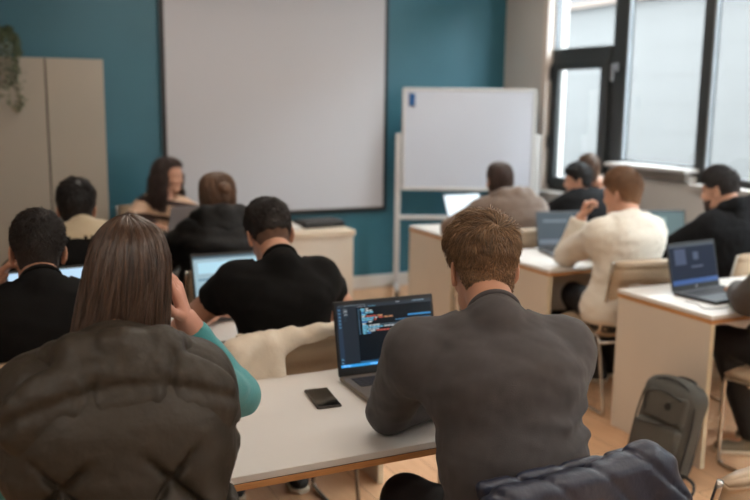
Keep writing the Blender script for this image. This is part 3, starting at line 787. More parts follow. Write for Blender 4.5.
#@@PROPS
# ------------------------------------------------------------------ laptops
KEYROW = [(14, .0), (14, .0), (13, .0), (12, .0), (9, .0)]
def laptop(label, loc, rz, angle=105, W_=.36, D_=.245, body=M_greyl, bezel=M_black, disp=(12, 20, 28), estr=.35, content=None, logo=None, lidback=None, keys=True):
    t = thing('laptop', label, 'laptop', loc, rz)
    b = MB().box(-W_/2, W_/2, -D_, 0, .002, .018, bev=.003).build('base', body, t)
    if keys:
        kb = MB(); kw = W_*.86; ky = -.035
        for r_, (n, _) in enumerate(KEYROW):
            cw = kw/n
            for i in range(n):
                if r_ == 4 and i == 4: pass
                kb.box(-kw/2+i*cw+.001, -kw/2+(i+1)*cw-.001, ky-.0165, ky-.001, .0181, .0198)
            ky -= .0185
        kb.build('keyboard', M_keys, b)
        MB().box(-.055, .055, -D_+.012, -D_+.075, .0181, .0187).build('touchpad', body, b)
    a = math.radians(angle-90); H_ = D_*.985
    L = Matrix.Translation((0, .004, .014)) @ Matrix.Rotation(-a, 4, 'X')   # lid: local z up along the lid, -y faces the user
    lid = MB().box(-W_/2, W_/2, -.001, .006, 0, H_, M=L, bev=.0025); lid = lid.build('lid', lidback or bezel, t)
    bz = MB().box(-W_/2+.002, W_/2-.002, -.0022, -.0008, .004, H_-.003, M=L).build('bezel', bezel, lid)
    x0, x1, z0, z1 = -W_/2+.011, W_/2-.011, .030, H_-.014
    mats = [mat('display_%d_%d_%d' % disp, disp, .25, emis=disp, estr=estr, spec=.25)]; d = MB()
    d.box(x0, x1, -.0030, -.0022, z0, z1, M=L)
    if content:
        names = {}
        for (u0, u1, v0, v1, c) in content:      # fractions from the top left
            if c not in names: names[c] = len(mats); mats.append(mat('pixels_%d_%d_%d' % c, c, .4, emis=c, estr=.55))
            d.m = names[c]; d.box(x0+(x1-x0)*u0, x0+(x1-x0)*u1, -.0034, -.0030, z1-(z1-z0)*v1, z1-(z1-z0)*v0, M=L)
    d.build('display', mats, lid)
    if logo:
        lg = MB(); lg.tube([(0, -.0026, .0155), (0, -.0030, .0155)], .0075, 20, M=L); lg.m = 1
        for (xa, za, xb, zb) in ((-.0042, .0215, -.0052, .0115), (-.0046, .0165, -.0016, .0165), (-.0016, .0165, -.0020, .0115), (.0012, .0165, .0002, .0095), (.0012, .0165, .0044, .0165), (.0044, .0165, .0038, .0120), (.0008, .0120, .0038, .0120)):
            lg.tube([(xa, -.0034, za), (xb, -.0034, zb)], .0006, 5, M=L)
        lg.build('logo', [mat('logo_silver', (170, 172, 176), .4), M_black], bz)
    hn = MB(); hn.tube([(-W_*.42, .004, .014), (W_*.42, .004, .014)], .006, 8); hn.build('hinge', M_blackm, t, True)
    return t
def code(seed=3, small=False):
    r = random.Random(seed); C = []
    cyan, blue, red, white, dim, grn, org = (110, 190, 225), (50, 120, 190), (190, 84, 74), (190, 200, 208), (64, 84, 100), (110, 160, 130), (190, 140, 100)
    C.append((0, 1, 0, .035, (22, 34, 46))); 
    x = .015
    for i in range(9): C.append((x, x+.022, .012, .024, (150, 165, 175))); x += .032
    C.append((.62, .66, .012, .024, white)); C.append((.80, .93, .012, .026, (120, 150, 170)))
    C.append((0, .045, .035, .955, (20, 40, 62)))
    for i in range(6): C.append((.012, .034, .07+i*.055, .09+i*.055, (90, 150, 190)))
    for i in range(2): C.append((.012, .034, .86+i*.05, .885+i*.05, (110, 170, 205)))
    C.append((.045, .20, .035, .955, (14, 27, 40)))
    for i in range(7): C.append((.06+.01*(i % 2), .06+r.uniform(.03, .06), .065+i*.03, .078+i*.03, white if i < 4 else dim))
    C.append((.2, 1, .035, .06, (18, 32, 46))); C.append((.21, .30, .042, .054, white)); C.append((.32, .40, .042, .054, cyan))
    rows = [(.24, [(.05, cyan), (.03, white)]), (.25, [(.04, cyan), (.07, white)]), (.25, [(.03, blue), (.09, cyan)]),
            (.25, [(.05, cyan)]), (.25, [(.04, white), (.11, red), (.06, org)]), (.25, [(.13, cyan), (.03, white), (.05, red), (.10, org)]),
            (.25, [(.12, cyan), (.03, red)]), (.25, [(.06, blue), (.04, white)]), (.25, [(.04, white)]),
            (.25, [(.06, cyan), (.12, white), (.20, dim)]), (.25, [(.22, cyan), (.26, white), (.16, cyan)]), (.25, [(.05, cyan), (.12, (150, 180, 200))]),
            (.25, [(.07, cyan), (.06, white), (.14, red), (.03, grn)]), (.25, [(.04, cyan), (.04, blue)])]
    for i, (x, tk) in enumerate(rows):
        y = .085+i*.030; C.append((.215, .228, y, y+.012, (70, 110, 140)))
        for L_, c in tk:
            n = max(1, int(L_/.035)); a = x
            for q in range(n):
                e = a+L_/n; C.append((a, e-.006, y, y+.015, c)); a = e
            x += L_+.008
    C.append((.74, .99, .235, .258, (50, 130, 190))); C.append((.60, .98, .30, .312, (60, 110, 150)))
    C.append((0, 1, .955, 1, (40, 140, 205))); C.append((.02, .10, .965, .99, (190, 230, 245))); C.append((.30, .5, .965, .99, (160, 215, 240)))
    C.append((.2, 1, .925, .95, (30, 80, 120)))
    return C
Z0 = .74
laptop('open dark laptop showing code on the nearest desk', (1.312, 2.592, Z0), math.radians(-1.5), angle=104, W_=.385, D_=.262, body=M_silver, disp=(9, 17, 25), estr=.5, content=code())
laptop('open black laptop with round logo on the desk above the backpack', (3.385, 3.20, Z0), math.radians(6), angle=104, W_=.37, D_=.25, body=mat('graphite_laptop', (52, 54, 58), .4), disp=(24, 30, 44), estr=.4, logo=True,
       content=[(0, 1, .88, 1, (30, 62, 110)), (.1, .34, .1, .5, (32, 42, 66)), (.5, .62, .2, .4, (38, 48, 68)), (0, 1, 0, .05, (44, 50, 58)), (.44, .7, .55, .6, (40, 50, 70))])
laptop('open laptop with pale blue screen before the person in black t-shirt', (1.10, 3.80, Z0), math.radians(2), angle=106, disp=(136, 166, 182), estr=.5, body=M_greyl,
       content=[(.0, 1, 0, .06, (60, 84, 100)), (.05, .4, .52, .56, (70, 110, 140)), (.06, .9, .14, .4, (150, 190, 210))])
laptop('open laptop partly hidden between the brown haired woman and the man at left', (.33, 3.78, Z0), math.radians(8), angle=120, disp=(150, 180, 205), estr=.8)
laptop('open grey laptop in front of the person in cream sweater', (3.535, 4.49, Z0), math.radians(-15), angle=106, W_=.36, D_=.25, disp=(58, 68, 76), estr=.4, body=M_greyl, bezel=mat('slate_bezel', (62, 68, 76), .4), content=[(0, 1, .85, 1, (76, 86, 98)), (.1, .6, .2, .3, (70, 82, 92))])
laptop('open laptop with greenish screen below the window sill', (4.33, 4.43, Z0), math.radians(-20), angle=104, W_=.34, D_=.23, disp=(74, 92, 94), estr=.4, content=[(.2, .6, .2, .7, (92, 112, 112))])
laptop('open laptop with white screen on the desk nearest the whiteboard, left end', (3.60, 5.80, Z0), math.radians(4), angle=112, disp=(190, 204, 216), estr=.5)
laptop('open laptop with white screen between the brown and black jackets', (4.06, 5.72, Z0), math.radians(2), angle=112, disp=(180, 196, 208), estr=.5)
laptop('grey laptop standing open in front of the teacher', (1.40, 5.93, Z0), math.radians(195), angle=108, W_=.33, D_=.23, lidback=mat('grey_lid', (104, 102, 104), .5), disp=(60, 70, 80))
# phone
t = thing('smartphone', 'black smartphone lying on the nearest desk left of the laptop', 'phone', (1.000, 2.455, Z0), math.radians(-7))
ph = MB(); ph.box(-.040, .040, -.086, .086, .0, .009, bev=.003); ph.build('phone_body', mat('phone_metal', (70, 64, 60), .3, metal=.7), t)
MB().box(-.0375, .0375, -.0835, .0835, .0091, .0097).build('phone_screen', mat('phone_glass', (12, 14, 16), .08), t)
# things on the teacher desk
tag(MB().box(-.17, .17, -.11, .11, 0, .05, bev=.008).build('projector', M_black), 'flat black box on the teacher desk right end', 'projector')
o = bpy.data.objects['projector']; o.location = (2.46, 6.12, Z0); o.rotation_euler = (0, 0, .1)
pb = MB()
for i in range(6): pb.box(-.15+random.uniform(-.01, .01), .15, -.105, .105, i*.004, i*.004+.003, M=Matrix.Rotation(random.uniform(-.1, .1), 4, 'Z'))
o = tag(pb.build('paper_stack', mat('paper', (222, 220, 216), .7)), 'loose white paper stack on the teacher desk', 'paper'); o.location = (2.12, 6.1, Z0)
# charging cable on the backpack desk
cb = MB(); cb.tube(smooth_path([(3.15, 3.05, .743), (3.06+.1, 2.98, .743), (3.12, 2.90, .743), (3.19, 2.87, .743), (3.27, 2.88, .743), (3.31, 2.93, .743)], 8), .0022, 6)
tag(cb.build('cable', mat('grey_cable', (120, 116, 112), .5), None, True), 'thin grey cable looped on the desk beside the logo laptop', 'cable')

# ------------------------------------------------------------------ backpack leaning on the desk panel
def backpack():
    """local: x across the pack, -y front, z up"""
    t = thing('backpack', 'dark grey backpack leaning against the desk end panel on the floor', 'backpack', (2.80, 2.82, 0.004), math.radians(-80), tilt=(math.radians(-12), math.radians(5)))
    Mb = mat('charcoal_pack_fabric', (72, 71, 66), .75, .35, 400, .08, 10); Mz = mat('black_zip', (20, 20, 20), .5)
    s = SDF((-.22, -.16, -.03), (.22, .13, .53), .006)
    s.rbox((0, 0, .235), (.155, .075, .225), .06, k=0); s.ell((0, .0, .40), (.14, .075, .085), k=.05)
    s.shape(lambda D, X, Y, Z: D+.003*wob(X, Y, Z, 30, 4))
    V, F = s.mesh(); meshobj('pack_body', V, F, Mb, t, True)
    s = SDF((-.2, -.18, -.03), (.2, .05, .42), .005)
    s.rbox((.0, -.075, .14), (.125, .03, .125), .028, k=0)
    s.shape(lambda D, X, Y, Z: D+.003*wob(X, Y, Z, 40, 8)); V, F = s.mesh(); meshobj('front_pocket', V, F, Mb, t, True)
    s = SDF((-.2, -.18, .2), (.2, .05, .5), .005)
    s.rbox((.01, -.068, .345), (.115, .022, .075), .022, k=0)
    s.shape(lambda D, X, Y, Z: D+.002*wob(X, Y, Z, 40, 12)); V, F = s.mesh(); meshobj('upper_pocket', V, F, Mb, t, True)
    z = MB()
    z.tube(smooth_path([(-.152, -.045, .03), (-.155, -.05, .3), (-.12, -.055, .43), (0, -.058, .478), (.12, -.055, .43), (.155, -.05, .3), (.152, -.045, .03)], 8), .0045, 6)
    z.tube(smooth_path([(-.115, -.103, .235), (.02, -.11, .262), (.115, -.103, .30)], 6), .004, 6)
    z.tube(smooth_path([(-.09, -.092, .30), (-.1, -.092, .38), (-.02, -.092, .415), (.09, -.092, .40)], 6), .0035, 6)
    z.build('zip', Mz, t, True)
    lg = MB(); lg.tube([(.03, -.089, .355), (.03, -.094, .355)], .019, 20); lg.build('round_patch', mat('patch', (30, 30, 30), .4), t)
    s = MB(); s.tube(smooth_path([(-.05, .045, .455), (-.045, .06, .475), (0, .07, .48), (.045, .06, .475), (.05, .045, .455)], 6), .008, 8); s.build('top_handle', Mz, t, True)
    for q in (-1, 1):
        s = MB(); s.tube(smooth_path([(q*.07, .07, .42), (q*.085, .105, .34), (q*.10, .112, .2), (q*.11, .10, .08), (q*.12, .07, .03)], 6), [.014]*25, 8); s.build('shoulder_strap', Mz, t, True)
    t.scale = (.92, .95, .96)
    s = MB(); s.tube(smooth_path([(.14, -.02, .04), (.19, -.06, .075), (.265, -.09, .07), (.29, -.13, .03), (.23, -.15, .012), (.16, -.11, .014)], 6), .008, 6)
    s.build('loose_strap', Mz, t, True)
    return t
backpack()

# ------------------------------------------------------------------ draped garments
def draped(name, label, cat, loc, rz, halfw, top, front, back, M_, kind='puffer', seed=3, slope=0, th=.022, group=None):
    t = thing(name, label, cat, loc, rz)
    s = SDF((-halfw-.12, -.14, top-max(front, back)-.08), (halfw+.12, .16, top+.10+abs(slope)), .007)
    return t, s

# navy puffer jacket folded over the nearest man's chair
t = thing('puffer_jacket', 'quilted navy puffer jacket hung over the nearest chair back', 'jacket', (1.25, 1.76, 0), math.radians(2))
s = SDF((-.36, -.46, .38), (.36, -.13, .99), .006)
s.cone((-.25, -.28, .808), (.18, -.28, .828), .032, .034, k=.0)
s.rbox((-.01, -.335, .63), (.25, .022, .23), .022, k=.05, R=np.array(Matrix.Rotation(-.10, 3, 'X')))
s.rbox((-.01, -.215, .68), (.23, .014, .15), .014, k=.04, R=np.array(Matrix.Rotation(-.16, 3, 'X')))
s.cone((.170, -.30, .846), (.225, -.33, .74), .034, .040, k=.03); s.cone((.225, -.33, .74), (.25, -.33, .5), .040, .05, k=.04)
s.cone((-.245, -.30, .810), (-.29, -.33, .55), .034, .05, k=.04)
s.cone((.09, -.29, .838), (.170, -.29, .858), .026, .030, k=.03)
def quilt(D, X, Y, Z):
    u = np.arctan2(Z-.80, Y+.36)*0+X*1.0+(Z-.86)*.35*np.sign(X+.02)*0+.05*np.sin(Z*9)
    b1 = np.abs(np.sin((X*1.0+.9*(Z-.86)+.3*(Y+.3))*PI/.135)); b2 = np.abs(np.sin((Z-.02-.03*np.sin(X*8))*PI/.13))
    p = np.where(Z > .795, b1, np.minimum(b1*1.6, b2)*1.0)
    return D-.008*(1-np.exp(-(p/.28)**2))+.0016*wob(X, Y, Z, 75, 3)+.004
s.shape(quilt); V, F = s.mesh()
meshobj('jacket_shell', relax(V, F, 1), F, mat('navy_puffer_nylon', (42, 46, 62), .42, .25, 55), t, True)
lb = MB(); lb.box(-.03, .03, -.262, -.258, .80, .83); lb.build('collar_label', mat('label_cloth', (30, 32, 40), .7), t)

# cream coat over the chair of the person in the black t-shirt
t = thing('coat', 'cream coat draped over the chair back behind the black t-shirt', 'coat', (1.07, 3.10, 0), 0)
s = SDF((-.40, -.46, .38), (.34, -.12, .96), .007)
s.cone((-.20, -.295, .855), (.21, -.295, .872), .026, .026, k=0)
s.cone((-.26, -.31, .83), (-.05, -.305, .86), .038, .03, k=.03)
s.rbox((-.19, -.335, .66), (.10, .03, .20), .028, k=.05, R=np.array(Matrix.Rotation(-.12, 3, 'X')))
s.cone((-.26, -.32, .82), (-.30, -.35, .55), .04, .055, k=.04); s.cone((-.14, -.33, .84), (-.10, -.36, .60), .035, .04, k=.03)
s.cone((-.08, -.325, .835), (.06, -.315, .872), .02, .02, k=.03); s.cone((.02, -.31, .868), (.20, -.30, .878), .022, .022, k=.02)
s.rbox((-.02, -.21, .74), (.20, .012, .12), .012, k=.04, R=np.array(Matrix.Rotation(-.16, 3, 'X')))
s.shape(lambda D, X, Y, Z: D+.006*wob(X*1.3, Y, Z*.7, 38, 33)+.003*wob(X, Y, Z, 90, 5))
V, F = s.mesh(); meshobj('coat_cloth', relax(V, F, 2), F, mat('cream_cotton', (216, 203, 184), .85, .3, 90, sheen=.2), t, True)
#@@PEOPLE
# ------------------------------------------------------------------ the people
M_h1 = mat('hair_golden_brown', (124, 97, 70), .42, island=.6, spec=.6)
M_h2 = mat('hair_long_brown', (76, 56, 43), .32, island=.75, spec=.8)
M_h3 = mat('hair_black_brown', (36, 28, 25), .5, island=.35)
M_h4 = mat('hair_dark', (26, 21, 20), .45, island=.35)
M_h5 = mat('hair_auburn_blond', (122, 88, 62), .5, island=.3)
M_h6 = mat('hair_light_brown', (98, 72, 54), .45, island=.35)
M_tee = mat('charcoal_jersey', (72, 69, 70), .9, .25, 500, .08, 30, sheen=.08)
M_bt = mat('black_cotton', (19, 18, 18), .95, .2, 500, spec=.2)
M_teal_j = mat('teal_jersey', (78, 160, 166), .85, .3, 300, sheen=.2)
M_olive = mat('olive_puffer_nylon', (52, 46, 38), .52, .5, 24, .08, 6, spec=.35)
M_cream = mat('cream_knit', (214, 206, 192), .9, .35, 260, sheen=.3)
M_bhood = mat('black_fleece', (20, 20, 22), .95, .3, 200, spec=.2)
M_taupe = mat('taupe_fleece', (112, 94, 82), .9, .3, 150, sheen=.3)
M_blackp = mat('black_puffer_nylon', (14, 14, 15), .55, .3, 50, spec=.3)
M_shoeb = mat('beige_sneaker', (112, 102, 84), .75)
def loc_(P, root, yaw):
    d = np.array(P, float)-np.array([root[0], root[1], 0]); c, s = math.cos(yaw), math.sin(yaw)
    return (d[0]*c+d[1]*s, -d[0]*s+d[1]*c, d[2])
def P_(label, root, yaw, tops, hairmat, **k):
    yaw = math.radians(yaw); root = (root[0], root[1], 0); sp = dict(hairmat=hairmat, top=tops[0])
    for q, v in k.items():
        if q in ('neck', 'head', 'elR', 'elL', 'wrR', 'wrL', 'knR', 'knL', 'anR', 'anL'): v = loc_(v, root, yaw)
        if q == 'hrot': v = (math.radians(v[0])-yaw, math.radians(v[1]), math.radians(v[2]))
        sp[q] = v
    for q in ('hR', 'hL'):
        if q in sp:
            c, s = math.cos(yaw), math.sin(yaw); h_ = dict(sp[q])
            for z in ('d', 'n'):
                if z in h_: v = h_[z]; h_[z] = (v[0]*c+v[1]*s, -v[0]*s+v[1]*c, v[2])
            sp[q] = h_
    return person(label, root, yaw, sp)
def hood(root, I, M_, wd=.17, dp=.07, ht=.11, roll=.036, h=.008, seams=None, dz=0, wv=.003, lift=.0, back=.0, rows=True):
    N = I['N']; s = SDF(N+V3(-wd-.12, -.32, -ht*2-.15), N+V3(wd+.12, .2, .22), h)
    s.ell(N+V3(0, -.095-back, -ht*.62+dz), (wd, dp, ht), k=0, R=np.array(Matrix.Rotation(-.12, 3, 'X')))
    r = roll; pts = [(-.10, .05, -.035), (-.118, -.01, -.01+lift), (-.085, -.065, .018+lift), (0, -.088, .028+lift), (.085, -.065, .018+lift), (.118, -.01, -.01+lift), (.10, .05, -.035)]
    for a, b_ in zip(pts[:-1], pts[1:]): s.cone(N+V3(*a), N+V3(*b_), r, r, k=.03)
    s.shape(lambda D, X, Y, Z: D+wv*wob(X*1.2, Y, Z*1.6, 42, 17)+wv*.5*wob(X, Y, Z, 95, 4))
    if seams: s.shape(lambda D, X, Y, Z: D+seams(X-N[0], Y-N[1], Z-N[2]))
    s.cone(N+V3(0, -.005, -.05), I['H']+V3(0, -.01, .0), .052, .066, k=.01, op='cut')
    V, F = s.mesh(); return meshobj('hood', relax(V, F, 1), F, M_, root, True)

# --- nearest man, seen from behind, in charcoal long sleeve shirt
def man_folds(s, J):
    hip, W, C, N = J['hip'], J['W'], J['C'], J['N']
    for a, b_, r in (((-.16, -.015, .84), (.02, -.088, .80), .016), ((-.165, .005, .89), (-.03, -.082, .835), .014), ((-.17, .02, .95), (-.07, -.06, .89), .013),
                     ((.15, -.02, .86), (.06, -.082, .83), .014), ((.15, .0, .93), (.08, -.065, .89), .012), ((-.02, -.078, .92), (.08, -.07, .90), .010)):
        s.cone(V3(*a), V3(*b_), r, r*.6, k=.022)
r_, I = P_('person with short golden brown hair in charcoal shirt, typing at the code laptop', (1.245, 1.70), -17, [dict(mat=M_tee, name='long_sleeve_shirt', off=.012, wrinkle=.0028)], M_h1, near=0,
    neck=(1.222, 1.83, 1.150), head=(1.275, 1.970, 1.231), hrot=(-14, 14, 0), elL=(1.065, 2.11, .808), wrL=(1.34, 2.19, .795), elR=(1.62, 2.13, .82), wrR=(1.40, 2.36, .79),
    shw=.200, bulk=1.13, arm=1.26, extra=man_folds, dL=(-.015, .02, .0), dR=(.01, .0, 0), hL=dict(c=(.4, .45, .5, .5)), hR=dict(c=(.4, .45, .5, .5)),
    knL=(1.12, 2.10, .53), knR=(1.42, 2.08, .53), anL=(1.10, 2.15, .10), anR=(1.46, 2.10, .10), hsc=1.04)
hair_cap(I['R'], I['H'], .0045, M_h1, r_, th=.009, nape=-.086, strands=14000, length=.046, width=.0014, messy=.6, g_lift=1.1, sc=1.04, top=.018, whorl=(.012, -.075, .095), side_z=.012)

# --- nearest woman in the olive puffer vest
def vest_q(D, X, Y, Z):
    a = (X*1.0+(Z-.80)*.9)/.20; b_ = (X*1.0-(Z-.80)*.9)/.20
    q = np.minimum(np.abs(np.sin(a*PI)), np.abs(np.sin((b_+.35)*PI)))
    amp = np.clip((1.02-Z)/.06, 0, 1)
    e = np.exp(-(q/.16)**2)
    return D+(.018*e-.010*np.clip(q, 0, 1)+.002)*amp+.0035*wob(X*1.8, Y, Z*1.2, 70, 3)*(.25+np.exp(-(q/.5)**2))*amp+.0012*wob(X, Y*2, Z, 110, 8)
def vest_seam(X, Y, Z):
    o = 0
    for l, h_ in ((np.abs(X+.075-.25*(Z+.1)), (-.15, .0)), (np.abs(X-.075-.25*(Z+.1)), (-.15, .02)), (np.abs(Z+.035+1.2*X*X)*.8, (-.3, .3))):
        o = o+.010*np.exp(-(l/.010)**2)*np.clip((Z-h_[0])/.02, 0, 1)*(1 if h_[1] > .1 else np.clip((h_[1]-Z)/.02, 0, 1))
        o = o+.0045*wob(X*2.0, Y, Z*.5, 90, 6)*np.exp(-(l/.04)**2)
    return np.where(Y < 0, o, 0)
def vest_x(s, J):
    for S_ in (J['SL'], J['SR']):
        s.cone(J['N']+V3(0, -.02, -.03), S_+V3(0, -.0, .0), .062, .060, k=.05); s.cone(S_+V3(0, -.02, -.02), S_+V3(0, -.03, -.12), .062, .07, k=.05)
w_root = (.272, 1.68)
r_, I = P_('person with long brown hair in dark olive puffer vest, hand raised to the head', w_root, -3, [dict(mat=M_olive, name='puffer_vest', off=.034, sleeve=0, wrinkle=.001, f=vest_q, collar=False, relax=0)], M_h2, near=0, fem=True,
    sdz=-.085, neck=(.268, 1.80, 1.168), head=(.325, 1.945, 1.292), hrot=(-6, 8, 6), elR=(.598, 2.03, .945), wrR=(.462, 2.00, 1.165), elL=(.03, 2.08, .80), wrL=(.16, 2.30, .79), skin=M_skinr,
    shw=.175, extra=vest_x, hR=dict(d=(-.26, -.10, .95), n=(.86, -.42, .25), c=(.12, .22, .30, .34), t=.3, s=.05), bulk=1.06, hsc=.98)
hood(r_, I, M_olive, wd=.235, dp=.062, ht=.130, roll=.034, h=.0055, seams=vest_seam, back=.02, wv=.002, dz=-.02)
# teal sleeves below the vest
s = SDF((-.5, -.3, .6), (.5, .8, 1.3), .0065); loc3 = lambda p: V3(*loc_(p, w_root, math.radians(-3)))
for S_, E_, W_ in ((I['SR'], loc3((.598, 2.03, .945)), loc3((.462, 2.00, 1.165))), (I['SL'], loc3((.03, 2.08, .80)), loc3((.16, 2.30, .79)))):
    e = E_+(W_-E_)*.88
    s.cone(S_, E_, .062, .052, k=.03); s.cone(E_, e, .052, .034, k=.025, cut=(e, e-E_)); s.cone(e-unit(e-E_)*.035, e, .036, .035, k=.004, cut=(e, e-E_))
s.cone(I['SL'], I['SR'], .05, k=.03)
s.shape(lambda D, X, Y, Z: D+.0035*wob(X, Y, Z, 48, 13)+.002*wob(X, Y, Z, 100, 4)); V, F = s.mesh()
meshobj('sweater', relax(V, F, 1), F, M_teal_j, r_, True)
# nail polish on the raised hand
nb_ = MB()
for (p, dd, nn) in I['tips']['hR']:
    u = unit(np.cross(dd, nn)); c = p+nn*.0062-dd*.002
    nb_.add([c+u*.0042-dd*.006, c-u*.0042-dd*.006, c-u*.0036+dd*.0075, c+u*.0036+dd*.0075, c+nn*.0014], [(0, 1, 4), (1, 2, 4), (2, 3, 4), (3, 0, 4)])
nb_.build('fingernails', M_nail, r_)
H = I['H']
long_hair(r_, M_h2, [(.137, .0, -.012, .008, .008), (.131, 0, -.012, .034, .040), (.112, .002, -.014, .060, .074), (.075, .0, -.016, .079, .100), (.03, -.004, -.022, .089, .114), (-.03, -.014, -.032, .093, .112),
    (-.09, -.026, -.05, .098, .098), (-.14, -.032, -.072, .103, .076), (-.185, -.026, -.098, .108, .052), (-.215, -.026, -.112, .103, .036)], 8500, .0010, seed=5, gap=(.85, 2.3, .07), M=(np.eye(3), H), wave=.002, wfreq=40)

# --- person in black t-shirt, second row
r_, I = P_('person in black t-shirt with short hair fade, bent over the pale blue laptop', (1.075, 3.02), -6, [dict(mat=M_bt, name='t_shirt', off=.014, sleeve=.21, wrinkle=.004)], M_h3, near=1,
    sdz=-.078, neck=(1.055, 3.02, 1.10), head=(1.066, 3.165, 1.168), hrot=(-6, 30, -4), elL=(.74, 3.28, .800), wrL=(.93, 3.52, .785), elR=(1.45, 3.27, .80), wrR=(1.21, 3.50, .785), bulk=1.0, arm=1.12, shw=.178, hsc=1.0)
hair_cap(I['R'], I['H'], .006, M_h3, r_, th=.009, nape=-.015, strands=5000, length=.022, width=.0016, messy=.4, top=.018, side_z=.012)
fz = mat('hair_fade_stubble', (104, 78, 64), .8, .4, 300, .2, 60)
hair_cap(I['R'], I['H'], .006, fz, r_, th=.003, nape=-.088, top=.0, name='hair_fade')

# --- man at the left edge
r_, I = P_('person in black shirt with short dark hair at left edge, hand near chin', (.22, 3.01), 2, [dict(mat=M_bt, name='shirt', off=.014, sleeve=.3, wrinkle=.004)], M_h3, near=1,
    neck=(.215, 3.00, 1.09), head=(.218, 3.10, 1.165), hrot=(-2, 12, 3), elL=(-.03, 3.34, .80), wrL=(.09, 3.28, 1.0), hL=dict(d=(.25, -.15, .9), n=(-.9, .3, .2), c=(.6, .7, .8, .9)), elR=(.52, 3.3, .80), wrR=(.36, 3.52, .785), bulk=1.08, shw=.2)
hair_cap(I['R'], I['H'], .006, M_h3, r_, th=.011, nape=-.085, strands=4500, length=.02, width=.0016, messy=.3, top=.018)

# --- far left, cream collar jacket
r_, I = P_('person in black jacket with cream shoulder yoke, seated before the greige cabinet', (.50, 4.33), -5, [dict(mat=M_bt, mat2=mat('cream_fleece', (190, 174, 146), .9, .3, 120, sheen=.3), name='jacket', off=.035, wrinkle=.005, yoke=lambda c: c[:, 2] > 1.045)], M_h4, near=2,
    neck=(.50, 4.32, 1.08), head=(.497, 4.40, 1.150), hrot=(-10, 8, 0), elL=(.22, 4.58, .82), elR=(.80, 4.58, .82), wrL=(.40, 4.82, .79), wrR=(.62, 4.82, .79), bulk=1.1)
hair_cap(I['R'], I['H'], .007, M_h4, r_, th=.013, nape=-.09, strands=2500, length=.025, width=.002, messy=.4, top=.022, sc=1.02)

# --- front row, black puffer jacket, light brown hair
def jq(D, X, Y, Z): return D-.012*np.abs(np.sin((Z+.02*np.sin(X*6))*PI/.10))**.6+.006+.003*wob(X, Y, Z, 50, 3)
r_, I = P_('person with light brown hair in thick black puffer jacket, front row left block', (1.20, 4.38), -6, [dict(mat=M_blackp, name='puffer_jacket', off=.035, wrinkle=.003, f=jq)], M_h6, near=2, fem=True,
    neck=(1.215, 4.40, 1.085), head=(1.22, 4.49, 1.182), hrot=(-20, 6, 0), elL=(.92, 4.62, .82), elR=(1.48, 4.62, .82), wrL=(1.08, 4.86, .79), wrR=(1.34, 4.86, .79), bulk=1.05, shw=.16)
hood(r_, I, M_blackp, wd=.15, dp=.06, ht=.09, roll=.045, h=.010, lift=.0)
long_hair(r_, M_h6, [(.128, 0, -.012, .01, .01), (.122, 0, -.012, .045, .05), (.10, 0, -.014, .076, .085), (.06, 0, -.018, .090, .106), (.0, 0, -.024, .092, .108), (-.06, 0, -.04, .086, .09), (-.12, 0, -.06, .078, .06)],
          2200, .002, seed=9, gap=(.75, 2.4, .06), M=(np.eye(3), I['H']), wave=.004)
b = SDF((-.1, -.25, -.1), (.1, 0, .2), .008); b.ell((.02, -.115, .05), (.036, .032, .034), k=0); b.shape(lambda D, X, Y, Z: D+.003*wob(X, Y, Z, 120, 4)); V, F = b.mesh(); meshobj('hair_bun', V+I['H'], F, M_h6, r_, True)

# --- teacher, facing the class
M_str = bpy.data.materials.new('cream_sweater_dark_bands'); M_str.use_nodes = True
_n = M_str.node_tree.nodes; _l = M_str.node_tree.links; _tc = _n.new('ShaderNodeTexCoord'); _mp = _n.new('ShaderNodeMapping'); _mp.inputs['Rotation'].default_value = (.0, .18, 0); _sx = _n.new('ShaderNodeSeparateXYZ'); _m1 = _n.new('ShaderNodeMath'); _m1.operation = 'MULTIPLY'; _m1.inputs[1].default_value = 8.4
_m2 = _n.new('ShaderNodeMath'); _m2.operation = 'FRACT'; _m3 = _n.new('ShaderNodeMath'); _m3.operation = 'GREATER_THAN'; _m3.inputs[1].default_value = .66; _mx = _n.new('ShaderNodeMix'); _mx.data_type = 'RGBA'
_mx.inputs[6].default_value = lin((206, 172, 146))+(1,); _mx.inputs[7].default_value = lin((58, 40, 36))+(1,)
_l.new(_tc.outputs['Object'], _mp.inputs[0]); _l.new(_mp.outputs[0], _sx.inputs[0]); _l.new(_sx.outputs[2], _m1.inputs[0]); _l.new(_m1.outputs[0], _m2.inputs[0]); _l.new(_m2.outputs[0], _m3.inputs[0]); _l.new(_m3.outputs[0], _mx.inputs[0])
_l.new(_mx.outputs[2], _n['Principled BSDF'].inputs['Base Color']); _n['Principled BSDF'].inputs['Roughness'].default_value = .85
r_, I = P_('person with long dark wavy hair in cream sweater with dark bands, facing the class', (1.33, 6.62), 172, [dict(mat=M_str, name='sweater', off=.016, wrinkle=.004)], M_h4, near=2, fem=True,
    neck=(1.345, 6.47, .995), head=(1.385, 6.40, 1.135), hrot=(224, 6, 0), elR=(1.07, 6.34, .82), elL=(1.64, 6.30, .82), wrR=(1.24, 6.14, .79), wrL=(1.50, 6.12, .79), dW=(0, 0, -.01))
long_hair(r_, mat('hair_deep_brown', (54, 38, 32), .4, island=.6), [(.135, 0, -.0, .01, .01), (.128, 0, -.0, .048, .05), (.105, 0, -.0, .082, .085), (.06, 0, 0, .100, .102), (.0, 0, 0, .116, .112), (-.07, 0, .0, .132, .120), (-.14, 0, .0, .142, .120), (-.21, 0, .0, .140, .11), (-.27, 0, .0, .10, .09)],
          3500, .0026, seed=12, gap=(.62, 2.5, .075), M=(I['R'], I['H']+I['R']@V3(0, -.018, 0)), wave=.016, wfreq=50, core=.9)

